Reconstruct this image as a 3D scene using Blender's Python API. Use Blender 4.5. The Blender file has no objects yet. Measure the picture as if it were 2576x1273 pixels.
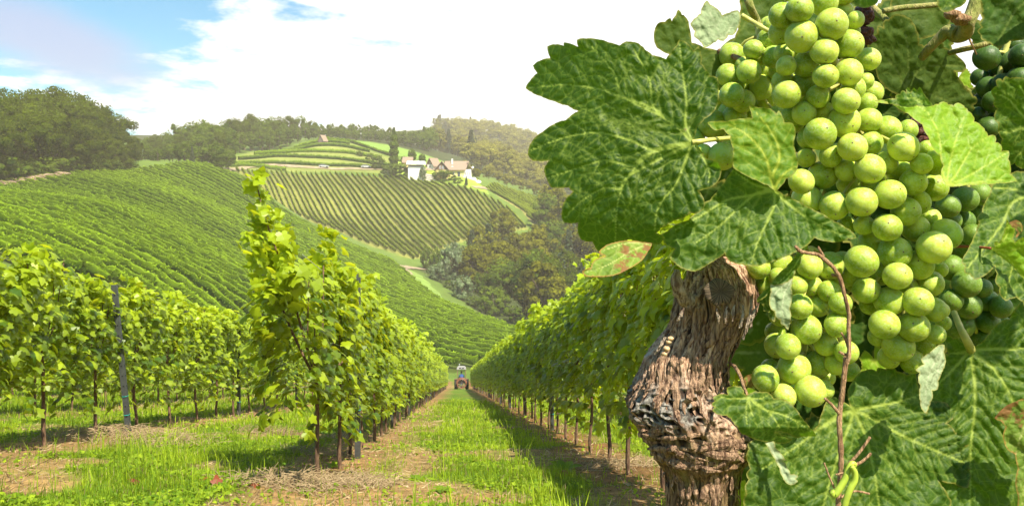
import bpy, math, random
import numpy as np
from mathutils import Vector, noise as mnoise
from mathutils.geometry import delaunay_2d_cdt
random.seed(7)
R = np.random.RandomState(11)
sc = bpy.context.scene
C = sc.collection

# ------------------------------------------------------------------ camera, exposure, sun, sky
F = 2000.0; CU = 1288.0; HV = 500.0          # focal length and horizon of a 2576 x 1273 view
cam_d = bpy.data.cameras.new("camera")
cam_d.sensor_width = 36; cam_d.lens = 36 * F / 2576
cam_d.shift_y = -(636.5 - HV) / 2576
cam_d.clip_start = 0.05; cam_d.clip_end = 6000
cam = bpy.data.objects.new("camera", cam_d); C.objects.link(cam)
cam.location = (0, 0, 0); cam.rotation_euler = (math.radians(90), 0, 0)
sc.camera = cam
sc.view_settings.view_transform = 'Standard'
sc.view_settings.look = 'None'
sc.view_settings.exposure = 1.1
sc.view_settings.gamma = 1
sc.cycles.max_bounces = 8
sc.cycles.transparent_max_bounces = 8
sc.cycles.volume_bounces = 0
sc.cycles.caustics_reflective = False; sc.cycles.caustics_refractive = False

SUN = Vector((0.29, -0.50, 0.0)).normalized() * math.cos(math.radians(54)) + Vector((0, 0, math.sin(math.radians(54))))
sun_d = bpy.data.lights.new("sun", 'SUN'); sun_d.energy = 5.0; sun_d.angle = math.radians(0.5)
sun_d.color = (1.0, 0.92, 0.72)
sun = bpy.data.objects.new("sun", sun_d); C.objects.link(sun)
sun.rotation_euler = SUN.to_track_quat('Z', 'Y').to_euler()

class NT:
    """small node-tree writer"""
    def __init__(s, tree): s.t = tree; tree.nodes.clear()
    def n(s, typ, **kw):
        nd = s.t.nodes.new(typ)
        for k, v in kw.items():
            if k == 'i':
                for a, b in v.items(): s.set(nd, a, b)
            else: setattr(nd, k, v)
        return nd
    def set(s, nd, a, b):
        sock = nd.inputs[a]
        if isinstance(b, bpy.types.NodeSocket): s.t.links.new(b, sock)
        else: sock.default_value = b
    def math(s, op, a, b=0.0, c=0.0, clamp=False):
        m = s.n('ShaderNodeMath', operation=op, use_clamp=clamp); s.set(m, 0, a); s.set(m, 1, b); s.set(m, 2, c); return m.outputs[0]
    def mix(s, f, a, b, blend='MIX'):
        m = s.n('ShaderNodeMix', data_type='RGBA', blend_type=blend)
        s.set(m, 0, f); s.set(m, 6, a); s.set(m, 7, b); return m.outputs[2]
    def ss(s, x, lo, hi):
        m = s.n('ShaderNodeMapRange', interpolation_type='SMOOTHSTEP')
        s.set(m, 0, x); s.set(m, 1, lo); s.set(m, 2, hi); return m.outputs[0]
    def noise(s, vec, scale, detail=4, rough=.55, dist=0.0):
        m = s.n('ShaderNodeTexNoise'); s.set(m, 'Vector', vec) if vec else None
        s.set(m, 'Scale', scale); s.set(m, 'Detail', detail); s.set(m, 'Roughness', rough); s.set(m, 'Distortion', dist); return m.outputs[0]
    def attr(s, name): return s.n('ShaderNodeAttribute', attribute_name=name)

world = bpy.data.worlds.new("World"); sc.world = world; world.use_nodes = True
w = NT(world.node_tree)
tc = w.n('ShaderNodeTexCoord').outputs['Generated']
sp = w.n('ShaderNodeSeparateXYZ', i={0: tc}); dx, dy, dz = sp.outputs
sky = w.n('ShaderNodeTexSky', sky_type='NISHITA', sun_disc=False)
sky.sun_elevation = math.radians(54); sky.sun_rotation = math.atan2(SUN.x, SUN.y)
skyc = w.n('ShaderNodeVectorMath', operation='MULTIPLY', i={0: sky.outputs[0], 1: (0.045, 0.108, 0.125)}).outputs[0]
zc = w.math('ADD', w.math('ABSOLUTE', dz), 0.16)
px = w.math('DIVIDE', dx, zc); py = w.math('DIVIDE', dy, zc)
pl = w.n('ShaderNodeCombineXYZ', i={0: px, 1: py, 2: 0.0}).outputs[0]
nz = w.noise(pl, 1.5, 9, .58, .35)
nz2 = w.noise(pl, 0.45, 3, .5)
blue = w.math('ADD', w.math('MULTIPLY', w.math('SUBTRACT', w.math('MULTIPLY', dx, -1.0), 0.33), 2.0),
              w.math('MULTIPLY', w.math('SUBTRACT', dz, 0.10), 1.5))
blue = w.math('ADD', blue, w.math('MULTIPLY', w.math('SUBTRACT', nz, 0.5), 3.0))
blue = w.math('ADD', blue, w.math('MULTIPLY', w.math('SUBTRACT', nz2, 0.5), 1.6))
blue = w.math('ADD', blue, w.math('MULTIPLY', w.ss(dy, .25, -.35), .9))
blue = w.math('ADD', blue, w.math('MULTIPLY', w.ss(dz, .45, .9), .6))
blue = w.math('ADD', blue, w.math('MULTIPLY', w.math('SUBTRACT', w.noise(pl, 5.5, 6, .6), .5), 1.5))
bluem = w.ss(blue, -0.15, 0.42)
thin = w.ss(w.noise(pl, 2.6, 6, .6), 0.35, 0.75)
cloudc = w.mix(thin, (1.0, 1.0, 1.0, 1), (0.93, 0.95, 0.97, 1))
yc = w.math('MAXIMUM', dy, 0.05)
ta = w.math('DIVIDE', dx, yc); te = w.math('DIVIDE', dz, yc)
def grey_cloud(a0, e0, la, le, tilt):
    a = w.math('SUBTRACT', ta, a0); e = w.math('SUBTRACT', te, e0)
    c, s_ = math.cos(tilt), math.sin(tilt)
    q1 = w.math('DIVIDE', w.math('ADD', w.math('MULTIPLY', a, c), w.math('MULTIPLY', e, s_)), la)
    q2 = w.math('DIVIDE', w.math('SUBTRACT', w.math('MULTIPLY', e, c), w.math('MULTIPLY', a, s_)), le)
    d = w.math('SQRT', w.math('ADD', w.math('MULTIPLY', q1, q1), w.math('MULTIPLY', q2, q2)))
    d = w.math('ADD', d, w.math('MULTIPLY', w.math('SUBTRACT', nz, .5), 1.0))
    return w.math('SUBTRACT', 1.0, w.ss(d, 0.25, 1.15))
g1 = grey_cloud(-0.58, 0.20, 0.20, 0.055, -0.36)
g2 = w.math('MULTIPLY', grey_cloud(-0.285, 0.143, 0.10, 0.017, 0.0), .45)
g3 = w.math('MULTIPLY', grey_cloud(-0.345, 0.108, 0.05, 0.012, 0.0), .5)
skym = w.mix(bluem, cloudc, skyc)
skym = w.mix(g1, skym, (0.30, 0.42, 0.66, 1))
skym = w.mix(w.math('MAXIMUM', g2, g3), skym, (0.55, 0.58, 0.66, 1))
bg = w.n('ShaderNodeBackground', i={0: skym, 1: 0.68})
w.n('ShaderNodeOutputWorld', i={0: bg.outputs[0]})

# ------------------------------------------------------------------ object helpers
def tag(o, label=None, cat=None, group=None, kind=None):
    if label: o['label'] = label
    if cat: o['category'] = cat
    if group: o['group'] = group
    if kind: o['kind'] = kind
    return o

def mesh_np(name, V, F_, mats, smooth=False, attrs=None, midx=None):
    me = bpy.data.meshes.new(name)
    V = np.asarray(V, np.float32)
    groups = F_ if isinstance(F_, list) else [F_]
    groups = [np.asarray(g, np.int32) for g in groups if len(g)]
    me.vertices.add(len(V)); me.vertices.foreach_set('co', V.ravel())
    loops = np.concatenate([g.ravel() for g in groups])
    tot = np.concatenate([np.full(len(g), g.shape[1], np.int32) for g in groups])
    start = np.concatenate([[0], np.cumsum(tot)[:-1]]).astype(np.int32)
    me.loops.add(len(loops)); me.loops.foreach_set('vertex_index', loops)
    me.polygons.add(len(tot)); me.polygons.foreach_set('loop_start', start); me.polygons.foreach_set('loop_total', tot)
    me.polygons.foreach_set('use_smooth', np.full(len(tot), smooth))
    if midx is not None: me.polygons.foreach_set('material_index', np.asarray(midx, np.int32))
    me.update(calc_edges=True)
    for k, a in (attrs or {}).items():
        a = np.asarray(a, np.float32)
        if a.ndim == 1:
            at = me.attributes.new(k, 'FLOAT', 'POINT'); at.data.foreach_set('value', a)
        else:
            at = me.attributes.new(k, 'FLOAT_COLOR', 'POINT')
            if a.shape[1] == 3: a = np.c_[a, np.ones(len(a), np.float32)]
            at.data.foreach_set('color', a.ravel())
    for m in (mats if isinstance(mats, (list, tuple)) else [mats]): me.materials.append(m)
    return me

def obj(name, me, parent=None, loc=(0, 0, 0), rz=0.0):
    o = bpy.data.objects.new(name, me); C.objects.link(o)
    o.location = loc
    if rz: o.rotation_euler = (0, 0, rz)
    if parent is not None: o.parent = parent
    return o

def empty(name, loc=(0, 0, 0), rz=0.0):
    o = obj(name, None, None, loc, rz); o.empty_display_size = .1; return o

def dup(root, loc, rz=0.0, scale=None):
    r = root.copy(); C.objects.link(r); r.location = loc; r.rotation_euler = (0, 0, rz)
    if scale: r.scale = (scale,) * 3 if not isinstance(scale, tuple) else scale
    for ch in list(root.children):
        c = ch.copy(); C.objects.link(c); c.parent = r
        for g in list(ch.children):
            d = g.copy(); C.objects.link(d); d.parent = c
    return r

class MB:
    """collects shapes into one mesh"""
    def __init__(s): s.v = []; s.q = []; s.t = []; s.n = 0
    def add(s, V, Q=None, T=None):
        V = np.asarray(V, float)
        if Q is not None and len(Q): s.q.append(np.asarray(Q) + s.n)
        if T is not None and len(T): s.t.append(np.asarray(T) + s.n)
        s.v.append(V); s.n += len(V)
    def box(s, x0, x1, y0, y1, z0, z1):
        V = [(x, y, z) for x in (x0, x1) for y in (y0, y1) for z in (z0, z1)]
        s.add(V, [(0, 1, 3, 2), (4, 6, 7, 5), (0, 4, 5, 1), (2, 3, 7, 6), (0, 2, 6, 4), (1, 5, 7, 3)])
    def tube(s, P, r, n=8, cap=True):
        V, Q = tube(P, r, n); T = []
        if cap:
            m = len(P); V = np.vstack([V, np.asarray(P[0], float), np.asarray(P[-1], float)])
            a, b = len(V) - 2, len(V) - 1
            T = [(a, (k + 1) % n, k) for k in range(n)] + [(b, (m - 1) * n + k, (m - 1) * n + (k + 1) % n) for k in range(n)]
        s.add(V, Q, T)
    def prism(s, poly, y0, y1):
        """poly in (x, z) extruded along y"""
        n = len(poly)
        V = [(x, y0, z) for x, z in poly] + [(x, y1, z) for x, z in poly]
        s.add(V, [(k, (k + 1) % n, n + (k + 1) % n, n + k) for k in range(n)],
              [(0, k + 1, k) for k in range(1, n - 1)] + [(n, n + k, n + k + 1) for k in range(1, n - 1)])
    def lathe(s, prof, n=24, axis='z', c=(0, 0, 0)):
        m = len(prof); V = []
        for r_, h in prof:
            for k in range(n):
                a = 2 * math.pi * k / n
                p = (r_ * math.cos(a), r_ * math.sin(a), h)
                if axis == 'y': p = (p[0], p[2], p[1])
                if axis == 'x': p = (p[2], p[0], p[1])
                V.append((p[0] + c[0], p[1] + c[1], p[2] + c[2]))
        s.add(V, [(i * n + k, i * n + (k + 1) % n, (i + 1) * n + (k + 1) % n, (i + 1) * n + k) for i in range(m - 1) for k in range(n)])
    def mesh(s, name, mat, smooth=False, attrs=None):
        V = np.vstack(s.v); fs = []
        if s.q: fs.append(np.vstack(s.q))
        if s.t: fs.append(np.vstack(s.t))
        return mesh_np(name, V, fs, mat, smooth, attrs)
    def build(s, name, mat, parent=None, loc=(0, 0, 0), smooth=False):
        return obj(name, s.mesh(name, mat, smooth), parent, loc)

def tube(P, r, n=8):
    P = np.asarray(P, float); m = len(P)
    r = np.full(m, r) if np.isscalar(r) else np.asarray(r, float)
    T = np.gradient(P, axis=0); T /= np.linalg.norm(T, axis=1)[:, None] + 1e-12
    ref = np.array([0.31, 0.95, 0.05]) if abs(T[:, 1]).mean() < .8 else np.array([1., 0, 0])
    A = np.cross(T, ref); A /= np.linalg.norm(A, axis=1)[:, None]
    B = np.cross(T, A)
    a = np.arange(n) * 2 * math.pi / n
    V = P[:, None] + r[:, None, None] * (np.cos(a)[None, :, None] * A[:, None] + np.sin(a)[None, :, None] * B[:, None])
    i, k = np.meshgrid(np.arange(m - 1), np.arange(n), indexing='ij')
    i, k = i.ravel(), k.ravel(); k2 = (k + 1) % n
    return V.reshape(-1, 3), np.c_[i * n + k, i * n + k2, (i + 1) * n + k2, (i + 1) * n + k]

def catmull(P, per=6):
    P = np.asarray(P, float)
    if len(P) < 3: return np.linspace(P[0], P[-1], per + 1)
    Q = np.vstack([2 * P[0] - P[1], P, 2 * P[-1] - P[-2]]); out = []
    for k in range(len(P) - 1):
        a, b, c, d = Q[k:k + 4]
        for t in np.arange(per) / per:
            out.append(.5 * (2 * b + (c - a) * t + (2 * a - 5 * b + 4 * c - d) * t * t + (3 * b - 3 * c + d - a) * t ** 3))
    out.append(P[-1]); return np.array(out)

def pt(u, v, Y): return np.array([(u - CU) / F * Y, Y, (HV - v) / F * Y])

# ------------------------------------------------------------------ materials
def material(name, build, **kw):
    m = bpy.data.materials.new(name); m.use_nodes = True
    t = NT(m.node_tree); out = t.n('ShaderNodeOutputMaterial')
    sh, disp = build(t, **kw), None
    if isinstance(sh, tuple): sh, disp = sh
    t.set(out, 'Surface', sh)
    return m

def rgb(c): return (c[0], c[1], c[2], 1)

def b_simple(t, col=(.5, .5, .5), rough=.6, var=.15, scale=8.0, metal=0.0, bump=.0, spec=.5):
    oc = t.n('ShaderNodeTexCoord').outputs['Object']
    n1 = t.noise(oc, scale, 5)
    f = t.ss(n1, .3, .7)
    c = t.mix(f, rgb([x * (1 - var) for x in col]), rgb([min(1, x * (1 + var)) for x in col]))
    p = t.n('ShaderNodeBsdfPrincipled', i={'Base Color': c, 'Roughness': rough, 'Metallic': metal, 'Specular IOR Level': spec})
    if bump:
        b = t.n('ShaderNodeBump', i={'Strength': bump, 'Distance': .02, 'Height': n1}); t.set(p, 'Normal', b.outputs[0])
    return p.outputs[0]

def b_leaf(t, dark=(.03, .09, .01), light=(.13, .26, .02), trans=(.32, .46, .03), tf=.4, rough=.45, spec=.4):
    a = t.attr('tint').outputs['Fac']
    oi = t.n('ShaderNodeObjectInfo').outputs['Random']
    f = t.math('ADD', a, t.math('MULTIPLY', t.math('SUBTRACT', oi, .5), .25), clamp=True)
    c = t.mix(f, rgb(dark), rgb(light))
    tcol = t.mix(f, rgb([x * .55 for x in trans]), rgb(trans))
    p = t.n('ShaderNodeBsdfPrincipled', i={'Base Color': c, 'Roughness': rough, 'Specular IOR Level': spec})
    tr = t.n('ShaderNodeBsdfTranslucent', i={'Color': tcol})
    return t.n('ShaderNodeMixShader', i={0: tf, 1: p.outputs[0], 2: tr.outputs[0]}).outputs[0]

def b_bark(t, a=(.10, .065, .04), b=(.22, .16, .11), sc_=(30, 30, 5)):
    oc = t.n('ShaderNodeTexCoord').outputs['Object']
    mp = t.n('ShaderNodeVectorMath', operation='MULTIPLY', i={0: oc, 1: sc_}).outputs[0]
    n1 = t.noise(mp, 1.0, 6, .6)
    c = t.mix(t.ss(n1, .35, .65), rgb(a), rgb(b))
    bm = t.n('ShaderNodeBump', i={'Strength': .8, 'Distance': .01, 'Height': n1})
    return t.n('ShaderNodeBsdfPrincipled', i={'Base Color': c, 'Roughness': .9, 'Normal': bm.outputs[0]}).outputs[0]

M = {}
M['vine_leaf'] = material('vine_leaf', b_leaf, dark=(.045, .115, .005), light=(.38, .49, .015), trans=(.74, .80, .02), tf=.48, spec=.5, rough=.42)
M['row_leaf'] = material('row_leaf', b_leaf, dark=(.016, .05, .003), light=(.28, .42, .012), trans=(.5, .62, .02), tf=.3, spec=.08, rough=.8)
M['row_leaf_warm'] = material('row_leaf_warm', b_leaf, dark=(.03, .06, .004), light=(.32, .40, .018), trans=(.5, .56, .03), tf=.3, spec=.08, rough=.8)
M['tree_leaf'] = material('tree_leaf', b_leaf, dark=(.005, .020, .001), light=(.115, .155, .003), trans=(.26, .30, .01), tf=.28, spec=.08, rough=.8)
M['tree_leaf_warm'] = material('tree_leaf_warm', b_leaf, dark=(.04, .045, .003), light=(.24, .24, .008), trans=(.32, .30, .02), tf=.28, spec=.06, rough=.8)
M['ridge_leaf'] = material('ridge_leaf', b_leaf, dark=(.09, .085, .015), light=(.36, .34, .05), trans=(.5, .46, .06), tf=.3, spec=.06, rough=.8)  # lightened and warmed, with the ridge's glowing haze put into the leaf colour
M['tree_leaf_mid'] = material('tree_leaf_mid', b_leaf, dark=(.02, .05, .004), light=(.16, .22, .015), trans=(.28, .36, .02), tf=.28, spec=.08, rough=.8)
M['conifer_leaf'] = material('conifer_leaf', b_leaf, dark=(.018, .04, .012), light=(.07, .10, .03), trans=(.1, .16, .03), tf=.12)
M['bush_leaf'] = material('bush_leaf', b_leaf, dark=(.06, .10, .04), light=(.19, .25, .10), trans=(.3, .4, .1), tf=.25)
M['bark'] = material('bark', b_bark)
M['vine_bark'] = material('vine_bark', b_bark, a=(.07, .035, .02), b=(.20, .12, .07), sc_=(60, 60, 14))
M['grass'] = material('grass', b_leaf, dark=(.08, .17, .006), light=(.38, .50, .022), trans=(.60, .66, .04), tf=.38, rough=.6, spec=.2)
M['straw'] = material('straw', b_leaf, dark=(.16, .10, .05), light=(.52, .40, .24), trans=(.4, .3, .15), tf=.1, rough=.8, spec=.2)
M['steel'] = material('steel', b_simple, col=(.10, .11, .115), rough=.45, metal=.6, scale=30)
M['wire'] = material('wire', b_simple, col=(.45, .46, .45), rough=.35, metal=.8)
M['tie'] = material('tie', b_simple, col=(.01, .30, .24), rough=.5)
M['black'] = material('black', b_simple, col=(.01, .01, .01), rough=.7)
# ------------------------------------------------------------------ terrain
def fore(x, y):
    xp = x + .069 * y
    return -.85 - .2285 * y + .06 * np.clip(-1.2 - xp, 0, 60)

CP = []
for (u, v, Y) in [
    # left hill
    (-500, 470, 120), (-300, 600, 65), (0, 650, 62), (0, 560, 92), (0, 505, 130), (0, 472, 160), (140, 450, 180), (300, 438, 212), (420, 421, 240), (520, 421, 262),
    (300, 640, 90), (600, 780, 90), (300, 545, 130), (600, 650, 140), (450, 500, 185), (600, 550, 200), (850, 750, 140), (850, 650, 190), (1000, 800, 130),
    (1150, 855, 122), (1150, 928, 101), (1300, 885, 116), (640, 470, 255), (720, 540, 240), (860, 612, 230), (1005, 672, 215), (1080, 738, 190), (1200, 800, 160), (1330, 850, 140),
    # gully and middle hill
    (590, 432, 285), (700, 524, 272), (900, 612, 254), (1040, 667, 243), (1150, 618, 270), (1330, 577, 300), (700, 430, 325), (850, 430, 345), (975, 436, 345), (1000, 540, 298),
    (1080, 455, 338), (1150, 474, 320), (1136, 446, 338), (1100, 442, 342), (1190, 450, 342), (1048, 453, 336), (1250, 497, 325), (1180, 436, 356), (1210, 475, 345), (1240, 462, 368), (1400, 512, 390), (1400, 560, 330),
    # terraces, back field, ridge
    (590, 405, 320), (640, 385, 345), (800, 357, 395), (840, 352, 420), (980, 405, 370), (1000, 378, 430), (1100, 410, 410), (1200, 442, 455), (850, 352, 450), (700, 375, 385), (450, 412, 290),
    (340, 415, 285), (1000, 355, 520), (1150, 340, 900), (1200, 333, 1050), (1300, 345, 1100), (1400, 380, 1100), (1400, 470, 650), (1300, 440, 640), (1600, 440, 900), (2000, 470, 900),
    (850, 345, 560), (900, 352, 700), (600, 370, 430), (300, 380, 400), (0, 400, 300), (-400, 430, 260),
    # right valley and its wooded side
    (1100, 705, 228), (1200, 765, 200), (1350, 835, 172), (1500, 850, 180), (1500, 700, 260), (1300, 655, 262), (1700, 700, 260), (2000, 640, 320), (1600, 860, 150), (1900, 860, 140), (1600, 560, 380)]:
    CP.append(pt(u, v, Y))
for y in (-15, 0, 15, 30, 45, 60, 75, 88):
    for xp in (-12, -5, 0, 6, 14):
        x = xp - .069 * y; CP.append(np.array([x, y, float(fore(np.array(x), np.array(y)))]))
for p in [(-350, -40, 12), (-350, 300, 34), (-350, 900, 50), (-100, 1600, 75), (700, 1600, 60), (900, 700, 20), (700, 0, -10), (250, 0, -24), (250, 100, -30), (60, 50, -16), (60, 10, -6),
          (-120, -40, 12), (-60, -50, 12), (0, -60, 13), (60, -60, 12), (300, 400, -4), (-45, 20, -1.5), (-80, 20, 2), (-70, -10, 5)]:
    CP.append(np.array(p, float))
CP = np.array(CP)
S_ = 100.0
def _phi(d2): return np.where(d2 > 1e-12, .5 * d2 * np.log(np.maximum(d2, 1e-12)), 0)
def _fit():
    X = CP[:, :2] / S_; n = len(X)
    d2 = ((X[:, None] - X[None]) ** 2).sum(-1)
    A = np.zeros((n + 3, n + 3)); A[:n, :n] = _phi(d2) + np.eye(n) * 2e-4
    P = np.c_[np.ones(n), X]; A[:n, n:] = P; A[n:, :n] = P.T
    return np.linalg.solve(A, np.r_[CP[:, 2], 0, 0, 0])
COEF = _fit()
def tps(x, y):
    X = np.c_[np.ravel(x), np.ravel(y)] / S_; out = np.empty(len(X))
    for i in range(0, len(X), 20000):
        q = X[i:i + 20000]; d2 = ((q[:, None] - CP[None, :, :2] / S_) ** 2).sum(-1)
        out[i:i + 20000] = _phi(d2) @ COEF[:-3] + COEF[-3] + q @ COEF[-2:]
    return out.reshape(np.shape(x))
def sstep(a, lo, hi):
    t = np.clip((a - lo) / (hi - lo), 0, 1); return t * t * (3 - 2 * t)
def gz(x, y):
    x = np.asarray(x, float); y = np.asarray(y, float)
    xp = x + .069 * y
    wgt = (1 - sstep(np.abs(xp), 11, 19)) * (1 - sstep(y, 76, 90)) * sstep(y, -14, -6)
    return wgt * fore(x, y) + (1 - wgt) * tps(x, y)
def gz1(x, y): return float(gz(np.array([x]), np.array([y]))[0])

def inpoly(x, y, poly):
    x = np.asarray(x, float); y = np.asarray(y, float); r = np.zeros(x.shape, bool); n = len(poly)
    for k in range(n):
        (x1, y1), (x2, y2) = poly[k], poly[(k + 1) % n]
        if y1 == y2: continue
        c = ((y1 > y) != (y2 > y)) & (x < (x2 - x1) * (y - y1) / (y2 - y1) + x1)
        r ^= c
    return r
def vnoise(x, y, s, seed=0):
    """cheap smooth value noise"""
    x = x / s + seed * 17.3; y = y / s + seed * 9.1
    xi = np.floor(x).astype(int); yi = np.floor(y).astype(int); fx = x - xi; fy = y - yi
    h = lambda a, b: np.modf(np.abs(np.sin(a * 127.1 + b * 311.7 + seed) * 43758.5453))[0]
    fx = fx * fx * (3 - 2 * fx); fy = fy * fy * (3 - 2 * fy)
    return (h(xi, yi) * (1 - fx) + h(xi + 1, yi) * fx) * (1 - fy) + (h(xi, yi + 1) * (1 - fx) + h(xi + 1, yi + 1) * fx) * fy
def fbm(x, y, s, o=4, seed=0):
    return sum(vnoise(x, y, s / 2 ** k, seed + k) * .5 ** k for k in range(o)) / sum(.5 ** k for k in range(o))

def XY(*a): return [((u - CU) / F * Y, Y) for u, v, Y in a]
F1 = XY((-330, 0, 95), (-150, 0, 140), (0, 0, 160), (140, 0, 180), (300, 0, 212), (420, 0, 240), (520, 0, 262), (640, 0, 255), (720, 0, 240), (860, 0, 230), (1000, 0, 213), (1072, 0, 190), (1190, 0, 160), (1320, 0, 140), (1360, 0, 122), (1300, 0, 107), (1150, 0, 99), (820, 0, 88), (500, 0, 76), (200, 0, 66), (0, 0, 60), (-250, 0, 55))
F2 = XY((575, 0, 290), (700, 0, 322), (850, 0, 340), (975, 0, 340), (1080, 0, 332), (1150, 0, 322), (1250, 0, 318), (1300, 0, 312), (1330, 0, 300), (1240, 0, 283), (1150, 0, 272), (1040, 0, 250), (900, 0, 259), (700, 0, 277))
F3 = XY((1215, 0, 347), (1245, 0, 366), (1330, 0, 380), (1410, 0, 388), (1420, 0, 345), (1345, 0, 305), (1310, 0, 322), (1255, 0, 330))
LAWN = XY((990, 0, 344), (1040, 0, 336), (1120, 0, 326), (1230, 0, 322), (1215, 0, 346), (1180, 0, 375), (1000, 0, 370))
TERR = XY((560, 0, 295), (700, 0, 326), (850, 0, 344), (985, 0, 346), (1015, 0, 372), (850, 0, 405), (800, 0, 400), (640, 0, 350), (590, 0, 325))
BACK = XY((850, 0, 408), (1000, 0, 385), (1090, 0, 392), (1215, 0, 440), (1180, 0, 475), (1000, 0, 470), (845, 0, 450))
WOODR = XY((1060, 0, 236), (1200, 0, 188), (1335, 0, 158), (1420, 0, 130), (2600, 0, 110), (2600, 0, 500), (1420, 0, 325), (1330, 0, 296), (1150, 0, 262))

def ground_colour(x, y):
    n = len(x); c = np.tile(np.array([.11, .17, .03]), (n, 1))
    def put(mask, col, amt=1.0):
        k = (mask * amt)[:, None]; c[:] = c * (1 - k) + np.array(col) * k
    f5 = fbm(x, y, 40, 3, 5)
    put(inpoly(x, y, WOODR).astype(float), (.05, .07, .02))
    far = (y > 470).astype(float); put(far, (.045, .06, .02))
    put(inpoly(x, y, F1).astype(float), (.06, .085, .015))  # shade between the hillside rows put into the ground colour
    put(inpoly(x, y, F2).astype(float), (.24, .24, .06), .9)
    put(inpoly(x, y, F3).astype(float), (.34, .30, .10))
    put(inpoly(x, y, TERR).astype(float), (.21, .24, .06), .9)
    put(inpoly(x, y, BACK).astype(float), (.17, .28, .045))
    put(inpoly(x, y, LAWN).astype(float), (.26, .36, .05))
    # foreground: soil strips under the vine rows, worn wheel tracks
    xp = x + .069 * y
    near = ((y < 95) & (np.abs(xp) < 20)).astype(float)
    put(near, (.10, .17, .015))
    nn = fbm(x, y, .9, 4, 3); n2 = fbm(x, y, .25, 3, 9)
    for r0 in (-12.0, -9.3, -6.6, -4.20, -1.17, 1.6, 4.3, 7.0, 9.7):
        d = np.abs(xp - r0 + (nn - .5) * .5)
        put(near * (1 - sstep(d, .25, .72)) * sstep(n2 + nn * .6, .40, .72), (.20, .095, .042) if r0 > 0 else (.25, .14, .07), .95)
    for t0 in (-.52, .86):
        d = np.abs(xp - t0 - (nn - .5) * .35)
        put(near * (1 - sstep(d, .06, .28)) * sstep(nn, .44, .62), (.30, .19, .09), .7)
    # bare patches, nearest ones largest
    put(near * sstep(nn, .60, .72), (.25, .155, .075), .75)
    for (bx, by, br) in ((-.75, 5.9, .65), (-1.4, 5.9, .6), (1.15, 7.4, .5), (.9, 6.0, .35), (-4.0, 6.6, .5), (-3.6, 5.6, .5), (-.2, 5.7, .4)):
        d = np.hypot(x - bx, (y - by) * .7) / br + (nn - .5) * 1.2
        put(near * (1 - sstep(d, .55, 1.05)), (.30, .18, .085) if bx < 1 else (.17, .09, .04), .85)
    c *= (.82 + .36 * fbm(x, y, 6, 3, 2))[:, None]
    return np.clip(c, 0, 1)

def spaced(brk):
    out = [brk[0][0]]
    for (a, st), (b, _) in zip(brk[:-1], brk[1:]):
        n = max(1, int(round((b - a) / st))); out += list(np.linspace(a, b, n + 1)[1:])
    return np.array(out)
gx = spaced([(-420, 12), (-160, 3), (-20, .6), (-6, .12), (4, .6), (20, 3), (180, 12), (1000, 0)])
gy = spaced([(-60, 3), (0, .5), (4.5, .11), (14, .3), (30, 1.0), (100, 2.0), (400, 5), (720, 15), (1650, 0)])
GX, GY = np.meshgrid(gx, gy, indexing='ij')
Zg = gz(GX, GY)
nearw = (1 - sstep(GY, 25, 40))
Zg = Zg + nearw * ((fbm(GX, GY, .8, 4, 1) - .5) * .10 + (fbm(GX, GY, .16, 2, 4) - .5) * .025) + (1 - nearw) * (fbm(GX, GY, 14, 3, 6) - .5) * .8 * sstep(GY, 95, 130)
ni, nj = GX.shape
ii, jj = np.meshgrid(np.arange(ni - 1), np.arange(nj - 1), indexing='ij'); b0 = (ii * nj + jj).ravel()
col = ground_colour(GX.ravel(), GY.ravel())
def b_ground(t):
    geo = t.n('ShaderNodeNewGeometry').outputs['Position']
    base = t.attr('Col').outputs['Color']
    n1 = t.noise(geo, 9.0, 6, .65); n2 = t.noise(geo, .35, 5, .6); n3 = t.noise(geo, 45.0, 4, .6)
    c = t.mix(t.ss(n1, .3, .7), t.mix(1.0, base, (.60, .62, .55, 1), 'MULTIPLY'), t.mix(1.0, base, (1.35, 1.3, 1.2, 1), 'MULTIPLY'))
    c = t.mix(t.math('MULTIPLY', t.ss(n3, .55, .75), .5), c, t.mix(1.0, base, (1.7, 1.6, 1.5, 1), 'MULTIPLY'))
    c = t.mix(1.0, c, t.mix(t.ss(n2, .3, .7), (.85, .9, .85, 1), (1.12, 1.08, 1.1, 1)), 'MULTIPLY')
    h = t.math('ADD', t.math('MULTIPLY', n1, .6), t.math('MULTIPLY', n3, .4))
    bm = t.n('ShaderNodeBump', i={'Strength': .7, 'Distance': .04, 'Height': h})
    return t.n('ShaderNodeBsdfPrincipled', i={'Base Color': c, 'Roughness': .95, 'Specular IOR Level': .15, 'Normal': bm.outputs[0]}).outputs[0]
M['ground'] = material('ground', b_ground)
g = obj('ground', mesh_np('ground', np.c_[GX.ravel(), GY.ravel(), Zg.ravel()], np.c_[b0, b0 + nj, b0 + nj + 1, b0 + 1], M['ground'], True, {'Col': col}))
tag(g, kind='structure')
def surf(x, y):
    """height of the built ground sheet (coarse bumps included)"""
    x = np.asarray(x, float); y = np.asarray(y, float)
    z = gz(x, y); nw = (1 - sstep(y, 25, 40))
    return z + nw * ((fbm(x, y, .8, 4, 1) - .5) * .10) + (1 - nw) * (fbm(x, y, 14, 3, 6) - .5) * .8 * sstep(y, 95, 130)
def surf1(x, y): return float(surf(np.array([x]), np.array([y]))[0])

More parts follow.
